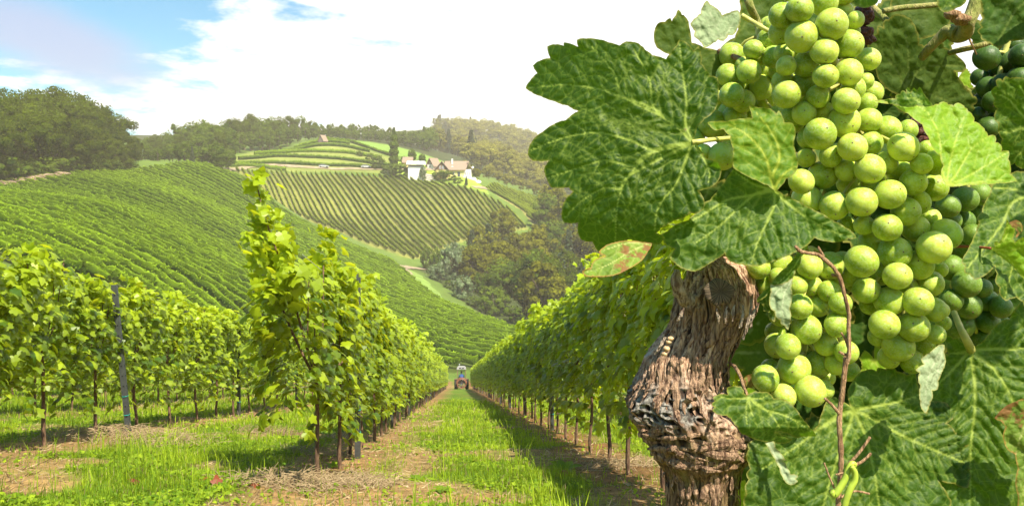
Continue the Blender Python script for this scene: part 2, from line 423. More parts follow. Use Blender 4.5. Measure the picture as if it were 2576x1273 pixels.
def strip(name, P, wd, mat, lift=.12, kind='structure'):
    P = catmull(P, 10); T = np.gradient(P, axis=0); T /= np.linalg.norm(T, axis=1)[:, None]
    N = np.c_[-T[:, 1], T[:, 0]]; k = 5; V = []
    for j in range(k):
        q = P + N * wd * (j / (k - 1) - .5) * (1 + .15 * np.sin(np.arange(len(P)) * 1.3 + j))[:, None]
        V.append(np.c_[q, surf(q[:, 0], q[:, 1]) + lift])
    V = np.stack(V, 1).reshape(-1, 3); n = len(P)
    i, j = np.meshgrid(np.arange(n - 1), np.arange(k - 1), indexing='ij'); b = (i * k + j).ravel()
    o = obj(name, mesh_np(name, V, np.c_[b, b + 1, b + k + 1, b + k], mat, True)); tag(o, kind=kind); return o
M['path'] = material('path', b_simple, col=(.30, .23, .14), rough=.95, scale=.4, var=.3)
M['verge'] = material('verge', b_simple, col=(.17, .26, .035), rough=.95, scale=.5, var=.25)
strip('grass_verge', XY((1012, 0, 226), (1040, 0, 211), (1088, 0, 189), (1206, 0, 160), (1335, 0, 139), (1375, 0, 120)), 6, M['verge'], .12)
strip('path', XY((1125, 0, 246), (1090, 0, 243), (1050, 0, 238), (1022, 0, 229), (1012, 0, 218), (1030, 0, 207)), 2.6, M['path'], .3)
strip('path', XY((985, 0, 222), (1000, 0, 224), (1020, 0, 228)), 3.4, M['path'], .35)
strip('path', XY((525, 0, 270), (560, 0, 272), (580, 0, 290), (640, 0, 320), (720, 0, 335), (860, 0, 348), (990, 0, 352), (1060, 0, 350), (1120, 0, 350)), 3.0, M['path'], .3)
strip('path', XY((1190, 0, 325), (1215, 0, 330), (1235, 0, 345), (1250, 0, 372)), 2.5, M['path'], .3)

# ------------------------------------------------------------------ leaf clouds
LEAF_H = [(.10, -.12), (.28, -.12), (.42, .02), (.33, .16), (.47, .26), (.53, .42), (.35, .50), (.25, .55), (.17, .76), (0, .98)]
def leaf_template(full=True):
    if full:
        half = LEAF_H; right = [(0, 0)] + half; left = [(-x, y) for x, y in half[-2::-1]]
    else:
        half = [(.30, -.12), (.50, .35), (.22, .58), (0, .95)]; right = [(0, 0)] + half; left = [(-x, y) for x, y in half[-2::-1]]
    P = np.array(right + left, float)
    cen = np.array([[0, .12], [0, .5]])
    V2 = np.vstack([P, cen]); n = len(P); c0, c1 = n, n + 1
    T = []
    for k in range(n):
        a, b = k, (k + 1) % n
        ym = (P[a][1] + P[b][1]) / 2; c = c1 if ym > .32 else c0
        T.append((c, a, b))
    # bridge between centres
    ch = [k for k in range(n) if ((P[k][1] + P[(k + 1) % n][1]) / 2 > .32) != ((P[k - 1][1] + P[k][1]) / 2 > .32)]
    for k in ch: T.append((c0, c1, k))
    z = -.30 * np.abs(V2[:, 0]) + .10 * np.sin(V2[:, 1] * 3) - .25 * (V2[:, 1] - .3) ** 2
    return np.c_[V2[:, 0], V2[:, 1] - .1, z], np.array(T)
LT_FULL = leaf_template(True); LT_LOW = leaf_template(False)
LT_QUAD = (np.array([(-.5, -.35, 0), (.45, -.5, -.12), (.55, .4, 0), (-.4, .55, -.12)]), np.array([(0, 1, 2, 3)]))
LT_NEED = (np.array([(-.5, 0, 0), (.0, -.2, -.05), (.5, 0, -.1), (0, .2, -.05)]), np.array([(0, 1, 2, 3)]))

def norm(a): return a / (np.linalg.norm(a, axis=-1, keepdims=True) + 1e-9)
def leaf_cloud(P, N, size, tmpl, rs, tint, droop=.6):
    """one leaf of the template per point P with normal N, hanging; returns V, F, tint per vertex"""
    n = len(P); tv, tf = tmpl
    N = norm(N)
    t = np.c_[np.zeros(n), np.zeros(n), -np.ones(n)] * droop + rs.normal(0, .55, (n, 3))
    t = norm(t - (t * N).sum(1)[:, None] * N); s = np.cross(t, N)
    sx = size * rs.uniform(.8, 1.15, n)
    V = P[:, None] + tv[None, :, 0:1] * (s * sx[:, None])[:, None] + tv[None, :, 1:2] * (t * size[:, None])[:, None] + tv[None, :, 2:3] * (N * size[:, None] * rs.uniform(.3, 1.5, n)[:, None])[:, None]
    k = len(tv)
    Fc = tf[None] + (np.arange(n) * k)[:, None, None]
    return V.reshape(-1, 3), Fc.reshape(-1, tf.shape[1]), np.repeat(tint, k)

# ---- individual vines of the near rows
def vine_crown(rs, n, size, tmpl, L=1.38, top=1.88, bot=.60, half=.22, shoots=5, wild=0.0):
    """hanging wall of leaves: x along the row, y across"""
    P = []; N = []; tn = []
    k = int(n * .8)
    x = rs.uniform(-L / 2, L / 2, k); h = rs.beta(1.15, 1.0, k)
    ph = rs.uniform(0, 6, 4)
    topx = top + .10 * np.sin(x * 7 + ph[0]) + .08 * np.sin(x * 15 + ph[1])
    botx = bot + .16 * np.sin(x * 6 + ph[2]) + .12 * np.sin(x * 13 + ph[3])
    z = botx + (topx - botx) * h
    wdt = half * (.75 + .35 * np.sin(z * 5 + x * 4 + ph[1]) * .6 + .25 * np.sin(z * 11 + x * 9)) * (1 - .2 * sstep(h, .8, 1.0)) * (1 + wild)
    side = np.where(rs.rand(k) < .5, -1, 1)
    y = side * wdt * np.sqrt(rs.uniform(.25, 1, k))
    P.append(np.c_[x, y, z]); N.append(np.c_[rs.normal(0, .45, k), side * 1.0 + rs.normal(0, .35, k), .85 + rs.normal(0, .5, k)])
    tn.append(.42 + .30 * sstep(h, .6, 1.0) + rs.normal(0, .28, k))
    m = n - k; per = m // shoots
    for s in range(shoots):
        x0 = rs.uniform(-L / 2, L / 2); d = np.array([rs.normal(0, .25), rs.normal(0, .25), 1.0]); ln = rs.uniform(.15, .42)
        t = rs.rand(per)
        q = np.array([x0, 0, top - .15]) + d * ln * t[:, None] + np.c_[rs.normal(0, .06, per), rs.normal(0, .06, per), np.zeros(per)]
        P.append(q); N.append(rs.normal(0, .6, (per, 3)) + np.array([0, 0, .7])); tn.append(.8 + rs.normal(0, .12, per))
    P = np.vstack(P); N = np.vstack(N); tn = np.concatenate(tn)
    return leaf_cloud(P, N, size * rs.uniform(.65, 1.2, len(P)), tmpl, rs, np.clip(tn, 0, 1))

def vine_trunk(rs, stake=True):
    b = MB(); lean = rs.uniform(-.12, .12)
    P = [(lean * 1.0, 0, -.05), (lean * .7, .01, .15), (lean * .3, rs.uniform(-.02, .02), .5), (0, 0, .85), (rs.uniform(-.1, .1), 0, 1.1)]
    P = catmull(P, 6); r = np.linspace(.020, .012, len(P)) * (1 + .22 * rs.rand(len(P))); r[0] *= 1.6; r[1] *= 1.25
    b.tube(P, r, 8)
    for k in range(4):
        a = rs.uniform(-.45, .45)
        Q = catmull([P[-3], (a * .5, rs.uniform(-.05, .05), 1.25), (a, rs.uniform(-.08, .08), 1.95)], 5)
        b.tube(Q, np.linspace(.009, .004, len(Q)), 5)
    return b

protos = []; far_protos = []
vine_root_col = []
for k in range(5):
    rs = np.random.RandomState(100 + k)
    V, Fc, tn = vine_crown(rs, 800, .112, LT_FULL)
    crown = mesh_np('foliage', V, Fc, M['vine_leaf'], False, {'tint': tn})
    trunk = vine_trunk(rs).mesh('trunk', M['vine_bark'], True)
    protos.append((crown, trunk))
for k in range(3):
    rs = np.random.RandomState(200 + k)
    V, Fc, tn = vine_crown(rs, 420, .15, LT_LOW)
    far_protos.append((mesh_np('foliage', V, Fc, M['vine_leaf'], False, {'tint': tn}), vine_trunk(rs).mesh('trunk', M['vine_bark'], True)))
rs = np.random.RandomState(300)       # the straggling end vine of the left aisle row
V, Fc, tn = vine_crown(rs, 800, .112, LT_FULL, L=1.4, top=1.92, bot=.70, half=.26, shoots=4, wild=.3)
V = V + np.array([0, .14, 0])
Ps, Ns, Ts = [], [], []
for (x0, y0, hx, hy, z0, z1, n_) in ((0, .25, -.10, .22, 1.7, 2.80, 110), (-.3, .1, -.1, .12, 1.6, 2.35, 60), (0, .35, .05, .10, 1.4, 2.45, 90), (-.2, .30, .0, .2, 1.3, 2.3, 80), (.45, 0, .2, .0, 1.8, 2.3, 50)):
    t = rs.rand(n_)
    Ps.append(np.c_[x0 + hx * t + rs.normal(0, .06, n_), y0 + hy * t + rs.normal(0, .06, n_), z0 + (z1 - z0) * t]); Ns.append(rs.normal(0, .7, (n_, 3)) + np.array([.2, -.6, .6])); Ts.append(.85 + rs.normal(0, .1, n_))
V2, F2_, t2 = leaf_cloud(np.vstack(Ps), np.vstack(Ns), .12 * rs.uniform(.6, 1.15, sum(map(len, Ts))), LT_FULL, rs, np.clip(np.concatenate(Ts), 0, 1))
end_crown = mesh_np('foliage', np.vstack([V, V2]), np.vstack([Fc, F2_ + len(V)]), M['vine_leaf'], False, {'tint': np.r_[tn, t2]})
tb = vine_trunk(rs)
tb.tube(catmull([(0, 0, .9), (-.02, .2, 1.7), (-.08, .40, 2.4), (-.10, .48, 2.78)], 8), np.linspace(.012, .004, 25), 6)
tb.tube(catmull([(0, 0, .9), (-.0, .25, 1.5), (.0, .42, 2.1), (.05, .45, 2.45)], 8), np.linspace(.012, .004, 25), 6)
end_trunk = tb.mesh('trunk', M['vine_bark'], True)
for k in range(2): pass

ORD = ['first', 'second', 'third', 'fourth', 'fifth', 'sixth', 'seventh', 'eighth', 'ninth', 'tenth', 'eleventh', 'twelfth']
ROWS = [  # offset, first y, last y, spacing, words
    (-1.17, 6.6, 84, 1.12, 'left row beside the grass aisle'),
    (-4.20, 5.8, 50, 1.15, 'second row left of the aisle'),
    (-6.60, 7.5, 26, 1.25, 'third row left of the aisle'),
    (-9.30, 11., 28, 1.40, 'fourth row left of the aisle'),
    (1.60, 3.9, 84, 1.12, 'right row beside the grass aisle'),
    (4.30, 7.0, 30, 1.25, 'second row right of the aisle'),
    (7.00, 11., 26, 1.5, 'third row right of the aisle')]
row_dir = math.atan2(1, -.069)
def row_pt(off, y):
    x = off - .069 * y
    return (x, y, surf1(x, y))
n_vines = 0
rr = random.Random(5)
for ri, (off, y0, y1, stp, words_) in enumerate(ROWS):
    y = y0; k = 0
    while y < y1:
        jit = 0 if k == 0 else rr.uniform(-.08, .08)
        p = row_pt(off + rr.uniform(-.03, .03), y + jit)
        if ri == 0 and k == 0: cm, tm = end_crown, end_trunk
        elif y < 22: cm, tm = protos[rr.randrange(5)]
        else: cm, tm = far_protos[rr.randrange(3)]
        t = empty('grapevine', p, row_dir + (math.pi if rr.random() < .5 and not (ri == 0 and k == 0) else 0) + rr.uniform(-.05, .05))
        s = rr.uniform(.94, 1.06)
        s *= (.98, .93, .93, .93, 1.03, 1, 1)[ri]
        if ri == 0 and k == 0: s = .91
        t.scale = (1, 1, s)
        cr = obj('foliage', cm, t); tr = obj('trunk', tm, t)
        if ri == 0 and k == 0: lab = 'straggling grapevine with shoots far above the others, first in the left aisle row'
        elif k < 12: lab = f'{ORD[k]} leafy grapevine from the near end of the {words_}'
        else: lab = f'leafy grapevine past the twelfth, far down the {words_}'
        tag(t, lab, 'grapevine', f'grapevines of the {words_}')
        y += stp * (1 if y < 40 else 1.25); k += 1; n_vines += 1

# ---- posts
def post_mesh(h=1.95):
    b = MB(); w_, d_, th = .026, .018, .004
    b.box(-w_, w_, -d_ - th, -d_, -.1, h)
    b.box(-w_ - th, -w_, -d_ - th, d_, -.1, h); b.box(w_, w_ + th, -d_ - th, d_, -.1, h)
    b.box(-w_, w_, -d_, d_ * .2, h - .003, h)
    return b.mesh('post_body', M['steel'])
PM = post_mesh()
hb = MB()
for z in np.arange(.25, 1.9, .13):
    hb.box(.0305, .0325, -.006, .006, z, z + .018); hb.box(-.0325, -.0305, -.006, .006, z, z + .018)
    hb.box(-.008, .008, -.0255, -.0225, z, z + .018)
HM = hb.mesh('hole', M['black'])
tb_ = MB()
for z in (.28, .52):
    tb_.tube([(.035 * math.cos(a), .030 * math.sin(a) - .002, z + .004 * math.sin(a)) for a in np.linspace(0, 2 * math.pi, 17)], .004, 5)
TM = tb_.mesh('tie', M['tie'], True)
def post(off, y, label, h=1.0, lean=0.0, grp=None):
    p = row_pt(off, y)
    t = empty('trellis_post', p, row_dir - math.pi / 2)
    t.rotation_euler = (0, lean, row_dir - math.pi / 2); t.scale = (1, 1, h)
    obj('post_body', PM, t); 
    if y < 16: obj('hole', HM, t)['label'] = 'punched wire holes'; obj('tie', TM, t)['label'] = 'turquoise plastic ties'
    tag(t, label, 'post', grp or 'metal trellis posts of the near vine rows'); return t
post(-3.92, 9.5, 'leaning dark steel trellis post standing clear of the leaves in the second row left', .93, -.095)
post(-1.17 + .10, 8.55, 'dark steel trellis post in the left aisle row behind its first vine', 1.02)
post(1.60, 13.4, 'nearest steel trellis post of the right aisle row, half under the leaves', 1.0)
y = 14.0
for i in range(13):
    if i: post(-1.17, y + 5.3 * i, 'steel trellis post further down the left aisle row', 1)
    if i: post(1.60, 13.4 + 5.3 * i, 'steel trellis post further down the right aisle row', 1)
post(-1.17, 14.2, 'second steel trellis post of the left aisle row', 1)
for yy in (15.3, 20.8, 26.3, 32): post(-4.20, yy, 'steel trellis post in the second row left, beyond the leaning one', 1)
for yy in (10.2, 15.8, 21.4): post(-6.6, yy, 'steel trellis post in the third row left of the aisle', 1)
for yy in (9.0, 14.5, 20.): post(4.3, yy, 'steel trellis post in the second row right of the aisle', 1)
# wires
for (off, y0, y1, zs, wd) in ((-4.20, 2.5, 50, (.78, 1.15, 1.45, 1.80), 'second row left of the aisle'), (-1.17, 6.0, 84, (.80, 1.2, 1.8), 'left aisle row'), (1.6, 3, 84, (.80, 1.2, 1.8), 'right aisle row')):
    for zi, z in enumerate(zs):
        ys = np.linspace(y0, y1, 24); xs = off - .069 * ys; P = np.c_[xs, ys, gz(xs, ys) + z]
        b = MB(); b.tube(P, .0025, 5)
        tag(b.build('trellis_wire', M['wire'], smooth=True), f'{["lowest", "second lowest", "third lowest", "top"][zi] if zi < len(zs) - 1 else "top"} steel trellis wire along the {wd}', 'wire', 'trellis wires')

# ------------------------------------------------------------------ distant vine rows, one object each
def clip_line(p0, d, poly):
    """param ranges of p0 + t d inside poly"""
    ts = []
    n = len(poly)
    for k in range(n):
        a = np.array(poly[k]); e = np.array(poly[(k + 1) % n]) - a
        den = d[0] * e[1] - d[1] * e[0]
        if abs(den) < 1e-9: continue
        q = a - p0; t = (q[0] * e[1] - q[1] * e[0]) / den; s = (q[0] * d[1] - q[1] * d[0]) / den
        if 0 <= s < 1: ts.append(t)
    ts.sort(); return [(ts[i], ts[i + 1]) for i in range(0, len(ts) - 1, 2)]

def hedge_mesh(P, rs, mat, h=1.9, bot=.5, wd=.5, per=16, size=.26, name='vine_row'):
    """P: n x 2 centre line; bumpy core plus leaf scraps"""
    L = np.r_[0, np.cumsum(np.hypot(*np.diff(P, axis=0).T))]
    n = max(3, int(L[-1] / .9)); s = np.linspace(0, L[-1], n)
    X = np.interp(s, L, P[:, 0]); Y = np.interp(s, L, P[:, 1]); Z = surf(X, Y)
    T = np.gradient(np.c_[X, Y], axis=0); T = norm(T); N = np.c_[-T[:, 1], T[:, 0]]
    hh = h * (1 + rs.normal(0, .07, n)); ww = wd * (1 + rs.normal(0, .18, n)); bb = bot * (1 + rs.normal(0, .15, n))
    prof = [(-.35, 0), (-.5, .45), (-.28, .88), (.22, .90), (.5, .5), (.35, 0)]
    V = np.stack([np.c_[X + N[:, 0] * a * ww, Y + N[:, 1] * a * ww, Z + bb + (hh - bb) * b * .93] for a, b in prof], 1)
    V += rs.normal(0, .05, V.shape); m = len(prof)
    i, j = np.meshgrid(np.arange(n - 1), np.arange(m), indexing='ij'); i = i.ravel(); j = j.ravel(); j2 = (j + 1) % m
    Q = np.c_[i * m + j, i * m + j2, (i + 1) * m + j2, (i + 1) * m + j]
    k = int(L[-1] * per); t = rs.uniform(0, L[-1], k); a = rs.rand(k)
    cx = np.interp(t, L, P[:, 0]); cy = np.interp(t, L, P[:, 1]); idx = np.minimum((t / L[-1] * (n - 1)).astype(int), n - 1)
    f = rs.uniform(0, 1, k); pa = np.array(prof); seg = rs.choice(5, k, p=[.22, .22, .12, .22, .22])
    q = pa[seg] * (1 - f[:, None]) + pa[seg + 1] * f[:, None]
    lp = np.c_[cx + N[idx, 0] * q[:, 0] * ww[idx] * 1.12, cy + N[idx, 1] * q[:, 0] * ww[idx] * 1.12, np.interp(t, s, Z) + bb[idx] + (hh - bb)[idx] * (q[:, 1] + rs.normal(0, .05, k))]
    nn_ = np.c_[N[idx] * np.sign(q[:, :1] + 1e-6) * 1.0, np.full(k, .8)] + rs.normal(0, .5, (k, 3))
    tint = np.clip(.10 + .68 * q[:, 1] ** 1.5 + rs.normal(0, .14, k), 0, 1)  # young tops lighter; shade of the row gaps put into darker low tints
    V2, F2_, t2 = leaf_cloud(lp, nn_, size * rs.uniform(.6, 1.4, k), LT_QUAD, rs, tint, .3)
    return mesh_np(name, np.vstack([V.reshape(-1, 3), V2]), np.vstack([Q, F2_ + n * m]), mat, False, {'tint': np.r_[np.tile([.0, .10, .50, .50, .10, .0], n), t2]})  # core tint dark at the foot, standing in for gap shade

def field(poly, ang, step, mat, label, group, seed, near_label=None, h=1.9, wd=.55, per=16, size=.27, minlen=6):
    d = np.array([math.cos(ang), math.sin(ang)]); nrm = np.array([-d[1], d[0]])
    pr = np.array(poly) @ nrm; k = 0
    rs = np.random.RandomState(seed)
    for c in np.arange(pr.min() + step * .5, pr.max(), step):
        for (t0, t1) in clip_line(nrm * c, d, poly):
            if t1 - t0 < minlen: continue
            t = np.linspace(t0 + rs.uniform(0, .8), t1 - rs.uniform(0, .8), max(3, int((t1 - t0) / 4)))
            P = nrm * c + d * t[:, None] + nrm * (np.sin(t / 17 + c) * .15)[:, None]
            dist = np.hypot(P[:, 0], P[:, 1]).min()
            dens = per * (1.9 if dist < 110 else 1.3 if dist < 150 else 1.0); sz = size * (.75 if dist < 110 else .9 if dist < 150 else 1)
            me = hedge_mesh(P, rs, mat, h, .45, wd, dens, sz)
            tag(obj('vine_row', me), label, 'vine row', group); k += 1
    return k
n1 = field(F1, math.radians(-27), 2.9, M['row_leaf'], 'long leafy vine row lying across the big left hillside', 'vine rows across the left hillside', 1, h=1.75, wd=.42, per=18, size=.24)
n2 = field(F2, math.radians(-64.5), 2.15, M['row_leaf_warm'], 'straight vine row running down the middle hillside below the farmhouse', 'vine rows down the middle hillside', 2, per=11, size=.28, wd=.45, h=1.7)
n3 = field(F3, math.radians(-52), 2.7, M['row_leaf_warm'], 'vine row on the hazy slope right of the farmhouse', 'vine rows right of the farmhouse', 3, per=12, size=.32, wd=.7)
rs = np.random.RandomState(9)
for k, a in enumerate([[(590, 402, 312), (700, 398, 335), (860, 408, 352), (985, 420, 352)],
          [(600, 396, 325), (720, 388, 350), (850, 396, 362), (1000, 408, 358)],
          [(640, 388, 340), (740, 378, 365), (860, 386, 374), (960, 396, 372)],
          [(700, 372, 360), (780, 368, 380), (850, 374, 386), (930, 380, 384)],
          [(740, 365, 378), (800, 360, 392), (880, 368, 395)],
          [(560, 410, 300), (640, 412, 318), (720, 418, 328)],
          [(800, 355, 402), (850, 362, 404), (930, 385, 392), (1000, 405, 378)]]):
    P = catmull([(q[0], q[1]) for q in XY(*a)], 12)
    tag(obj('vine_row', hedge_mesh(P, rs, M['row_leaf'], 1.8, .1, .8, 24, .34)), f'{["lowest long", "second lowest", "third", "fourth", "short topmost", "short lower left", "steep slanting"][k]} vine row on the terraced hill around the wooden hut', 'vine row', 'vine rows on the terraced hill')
# ------------------------------------------------------------------ trees
def tree_mesh(rs, kind, n, size):
    """returns crown V,F,tint and a trunk MB; unit: 1 = full height"""
    tb = MB(); P = []; N = []; tn = []
    if kind in ('broad', 'round', 'bush'):
        r = {'broad': .30, 'round': .36, 'bush': .55}[kind]; c0 = {'broad': .56, 'round': .56, 'bush': .48}[kind]; hz_ = {'broad': .42, 'round': .40, 'bush': .46}[kind]
        H = .55; tb.tube(catmull([(0, 0, -.03), (.01, 0, .15), (-.01, .01, .4), (.01, 0, .75)], 4), np.linspace(.024, .008, 13), 7)
        nc = {'broad': 46, 'round': 40, 'bush': 26}[kind]
        lob = rs.normal(0, .12, 6)
        for k in range(nc):
            d = norm(rs.normal(0, 1, 3) + np.array([0, 0, .15])); rad = rs.uniform(.45, 1.0) ** .6
            az = math.atan2(d[1], d[0]); m = 1 + lob[0] * math.sin(az * 2 + lob[1] * 30) + lob[2] * math.sin(az * 3 + lob[3] * 30) + rs.normal(0, .10)
            c = np.array([0, 0, c0]) + d * np.array([r, r, hz_]) * rad * m
            if c[2] < .07: c[2] = rs.uniform(.07, .2)
            cr = rs.uniform(.07, .125) * (1.25 if kind == 'bush' else 1)
            k_ = int(n / nc); q = norm(rs.normal(0, 1, (k_, 3)) + np.array([0, 0, .25])); q[:, 2] *= .8
            P.append(c + q * cr * rs.uniform(.55, 1.1, k_)[:, None]); N.append(q + d * .4 + rs.normal(0, .35, (k_, 3)) + np.array([0, 0, .3]))
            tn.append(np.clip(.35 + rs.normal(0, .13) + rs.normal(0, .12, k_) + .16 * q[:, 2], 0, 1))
            if k % 3 == 0: tb.tube([(0, 0, min(c[2] * .6, .6)), (c[0] * .5, c[1] * .5, c[2] * .85), c], [.010, .006, .002], 5)
        # twigs that break the outline
        k_ = int(n * .05); q = norm(rs.normal(0, 1, (k_, 3)) + np.array([0, 0, .9]))
        P.append(np.array([0, 0, c0]) + q * np.array([r, r, hz_]) * rs.uniform(1.0, 1.22, k_)[:, None]); N.append(rs.normal(0, 1, (k_, 3))); tn.append(rs.uniform(.4, .8, k_)); 
    elif kind == 'poplar':
        tb.tube([(0, 0, -.03), (0, 0, .5), (0, 0, .95)], [.018, .010, .003], 6)
        z = rs.beta(1.1, 1.0, n); wv = .062 * np.minimum(1, 3.2 * (1 - z)) * np.minimum(1, .55 + z * 3) * (1 + .2 * np.sin(z * 40 + rs.rand() * 6))
        a = rs.uniform(0, 6.283, n); rr_ = np.sqrt(rs.uniform(.2, 1, n)) * wv
        P = [np.c_[np.cos(a) * rr_, np.sin(a) * rr_, .04 + z * .96]]; N = [np.c_[np.cos(a), np.sin(a), np.full(n, .5)] + rs.normal(0, .4, (n, 3))]
        tn = [np.clip(.4 + rs.normal(0, .16, n), 0, 1)]
    elif kind == 'conifer':
        tb.tube([(0, 0, -.03), (0, 0, .5), (0, 0, .99)], [.018, .010, .002], 6)
        nb = 90; per = n // nb
        for k in range(nb):
            z = .10 + .88 * (k / nb) ** .9; L = .20 * (1 - z) ** .85 + .012; a = k * 2.4 + rs.normal(0, .2); L *= rs.uniform(.8, 1.15)
            t = rs.rand(per) ** .7
            x = np.cos(a) * L * t + rs.normal(0, .012, per); y_ = np.sin(a) * L * t + rs.normal(0, .012, per)
            P.append(np.c_[x, y_, z - t * L * .45 + rs.normal(0, .010, per)]); N.append(np.c_[np.cos(a) * .5 * np.ones(per), np.sin(a) * .5 * np.ones(per), np.ones(per)] + rs.normal(0, .4, (per, 3)))
            tn.append(np.clip(.3 + .3 * t + rs.normal(0, .12, per), 0, 1))
            if k % 4 == 0: tb.tube([(0, 0, z), (np.cos(a) * L * .8, np.sin(a) * L * .8, z - L * .35)], [.004, .001], 4)
    P = np.vstack(P); N = np.vstack(N); tn = np.concatenate(tn)
    V, Fc, tt = leaf_cloud(P, N, size * rs.uniform(.6, 1.35, len(P)), LT_QUAD, rs, tn, .5)
    return V, Fc, tt, tb
TREES = {}
def tree_proto(key, kind, seed, n, size, mat):
    V, Fc, tt, tb = tree_mesh(np.random.RandomState(seed), kind, n, size)
    TREES.setdefault(key, []).append((mesh_np('crown', V, Fc, M[mat], False, {'tint': tt}), tb.mesh('trunk', M['bark'], True)))
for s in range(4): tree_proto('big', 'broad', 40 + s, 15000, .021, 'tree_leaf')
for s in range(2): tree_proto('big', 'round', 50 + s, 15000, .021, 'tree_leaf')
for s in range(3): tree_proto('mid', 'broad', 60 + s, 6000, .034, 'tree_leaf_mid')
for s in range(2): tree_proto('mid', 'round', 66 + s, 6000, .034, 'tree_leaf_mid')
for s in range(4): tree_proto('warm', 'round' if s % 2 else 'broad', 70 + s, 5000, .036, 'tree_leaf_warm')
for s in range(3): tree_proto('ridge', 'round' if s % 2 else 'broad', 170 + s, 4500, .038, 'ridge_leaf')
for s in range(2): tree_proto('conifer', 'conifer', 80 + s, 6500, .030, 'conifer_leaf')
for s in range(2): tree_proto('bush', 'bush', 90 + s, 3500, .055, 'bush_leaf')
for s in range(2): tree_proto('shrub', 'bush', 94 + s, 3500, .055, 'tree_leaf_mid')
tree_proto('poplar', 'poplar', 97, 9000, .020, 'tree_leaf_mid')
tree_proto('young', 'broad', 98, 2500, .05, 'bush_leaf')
tr = random.Random(21); n_trees = 0
NAMES = {'big': 'broadleaf_tree', 'mid': 'broadleaf_tree', 'warm': 'broadleaf_tree', 'ridge': 'broadleaf_tree', 'conifer': 'conifer_tree', 'bush': 'bush', 'shrub': 'bush', 'poplar': 'poplar_tree', 'young': 'young_tree'}
def tree(key, x, y, h, label, group=None, wide=1.0, sink=.0):
    global n_trees
    cm, tm = TREES[key][tr.randrange(len(TREES[key]))]
    t = empty(NAMES[key], (x, y, surf1(x, y) - sink), tr.uniform(0, 6.28))
    t.scale = (h * wide, h * wide, h)
    obj('crown', cm, t); obj('trunk', tm, t)
    nm = NAMES[key].replace('_', ' ')
    tag(t, label, 'bush' if nm == 'bush' else 'tree', group); n_trees += 1; return t
def tree_uv(key, u, vtop, Y, label, group=None, wide=1.0, hmin=3):
    """stand a tree at pixel column u and distance Y, tall enough to reach row vtop"""
    x = (u - CU) / F * Y; z = surf1(x, Y); h = max(hmin, (HV - vtop) / F * Y - z)
    return tree(key, x, Y, h * .985, label, group, wide)

def interp(u, tab): return float(np.interp(u, [a for a, _ in tab], [b for _, b in tab]))
# wood at the upper left: its tops follow the outline in the picture
top_L = [(-300, 190), (0, 232), (60, 225), (120, 232), (190, 232), (240, 262), (300, 300), (340, 352)]
gL = 'trees of the dark wood above the left hillside'
for row, dY in ((0, 0), (1, 9), (2, 20)):
    u = -120 + 20 * row
    while u < 345:
        base = interp(u, [(-300, 125), (0, 166), (140, 186), (300, 216), (345, 228)]) + dY
        vt = interp(u, top_L) + (60 if row == 0 else 22 if row == 1 else 0) + tr.uniform(-6, 16)
        tree_uv('big', u, vt, base, 'tall dark broadleaf tree in the dense wood at the upper left', gL, tr.uniform(.85, 1.05))
        u += tr.uniform(34, 50) * (1 if row else .75)
for u in range(-40, 340, 19):     # bushy edge at the foot of the wood
    base = interp(u, [(-300, 122), (0, 163.5), (140, 183.5), (300, 214), (345, 226)])
    tree_uv('shrub' if u % 2 else 'big', u + tr.uniform(-6, 6), interp(u, [(0, 395), (200, 392), (340, 395)]) + tr.uniform(-15, 12), base, 'low leafy growth along the foot of the upper left wood', 'undergrowth along the left wood', 1.35)
# mixed trees from the wood to the terraces
gM = 'mixed trees along the ridge left of the terraces'
u = 335
while u < 560:
    tree_uv(tr.choice(['mid', 'bush', 'mid', 'conifer', 'shrub', 'big']), u, tr.uniform(352, 382), tr.uniform(250, 272), 'small mixed tree between the dark wood and the terraced hill', gM, tr.uniform(.85, 1.1)); u += tr.uniform(13, 20)
top_M = [(340, 345), (440, 322), (520, 305), (600, 298), (690, 292), (770, 293), (835, 320)]
for row in range(3):
    u = 350 + row * 9
    while u < 838:
        Y = interp(u, [(340, 290), (560, 300), (600, 340), (700, 380), (835, 440)]) + row * 14
        tree_uv('big' if tr.random() < .35 else 'mid', u, interp(u, top_M) + (30, 14, 0)[row] + tr.uniform(-5, 12), Y, 'tree of the green wood on the ridge behind the terraced hill', 'trees of the wood behind the terraces', tr.uniform(.8, 1.05))
        u += tr.uniform(19, 29)
tree_uv('mid', 575, 376, 283, 'round green tree standing alone beside the bend of the dirt path', None, 1.1)
# thin line of trees on the skyline behind the light field
u = 835
while u < 1090:
    Y = interp(u, [(835, 455), (1000, 490), (1100, 500)])
    for k in range(2):
        tree_uv('mid', u + tr.uniform(-5, 5), interp(u, [(835, 312), (900, 312), (960, 322), (1040, 324), (1100, 315)]) + tr.uniform(-4, 10) + (8 if k == 0 else 0), Y + k * 16, 'tree in the skyline belt behind the light green field', 'trees behind the light green field', tr.uniform(.8, 1.0))
    u += tr.uniform(9, 13)
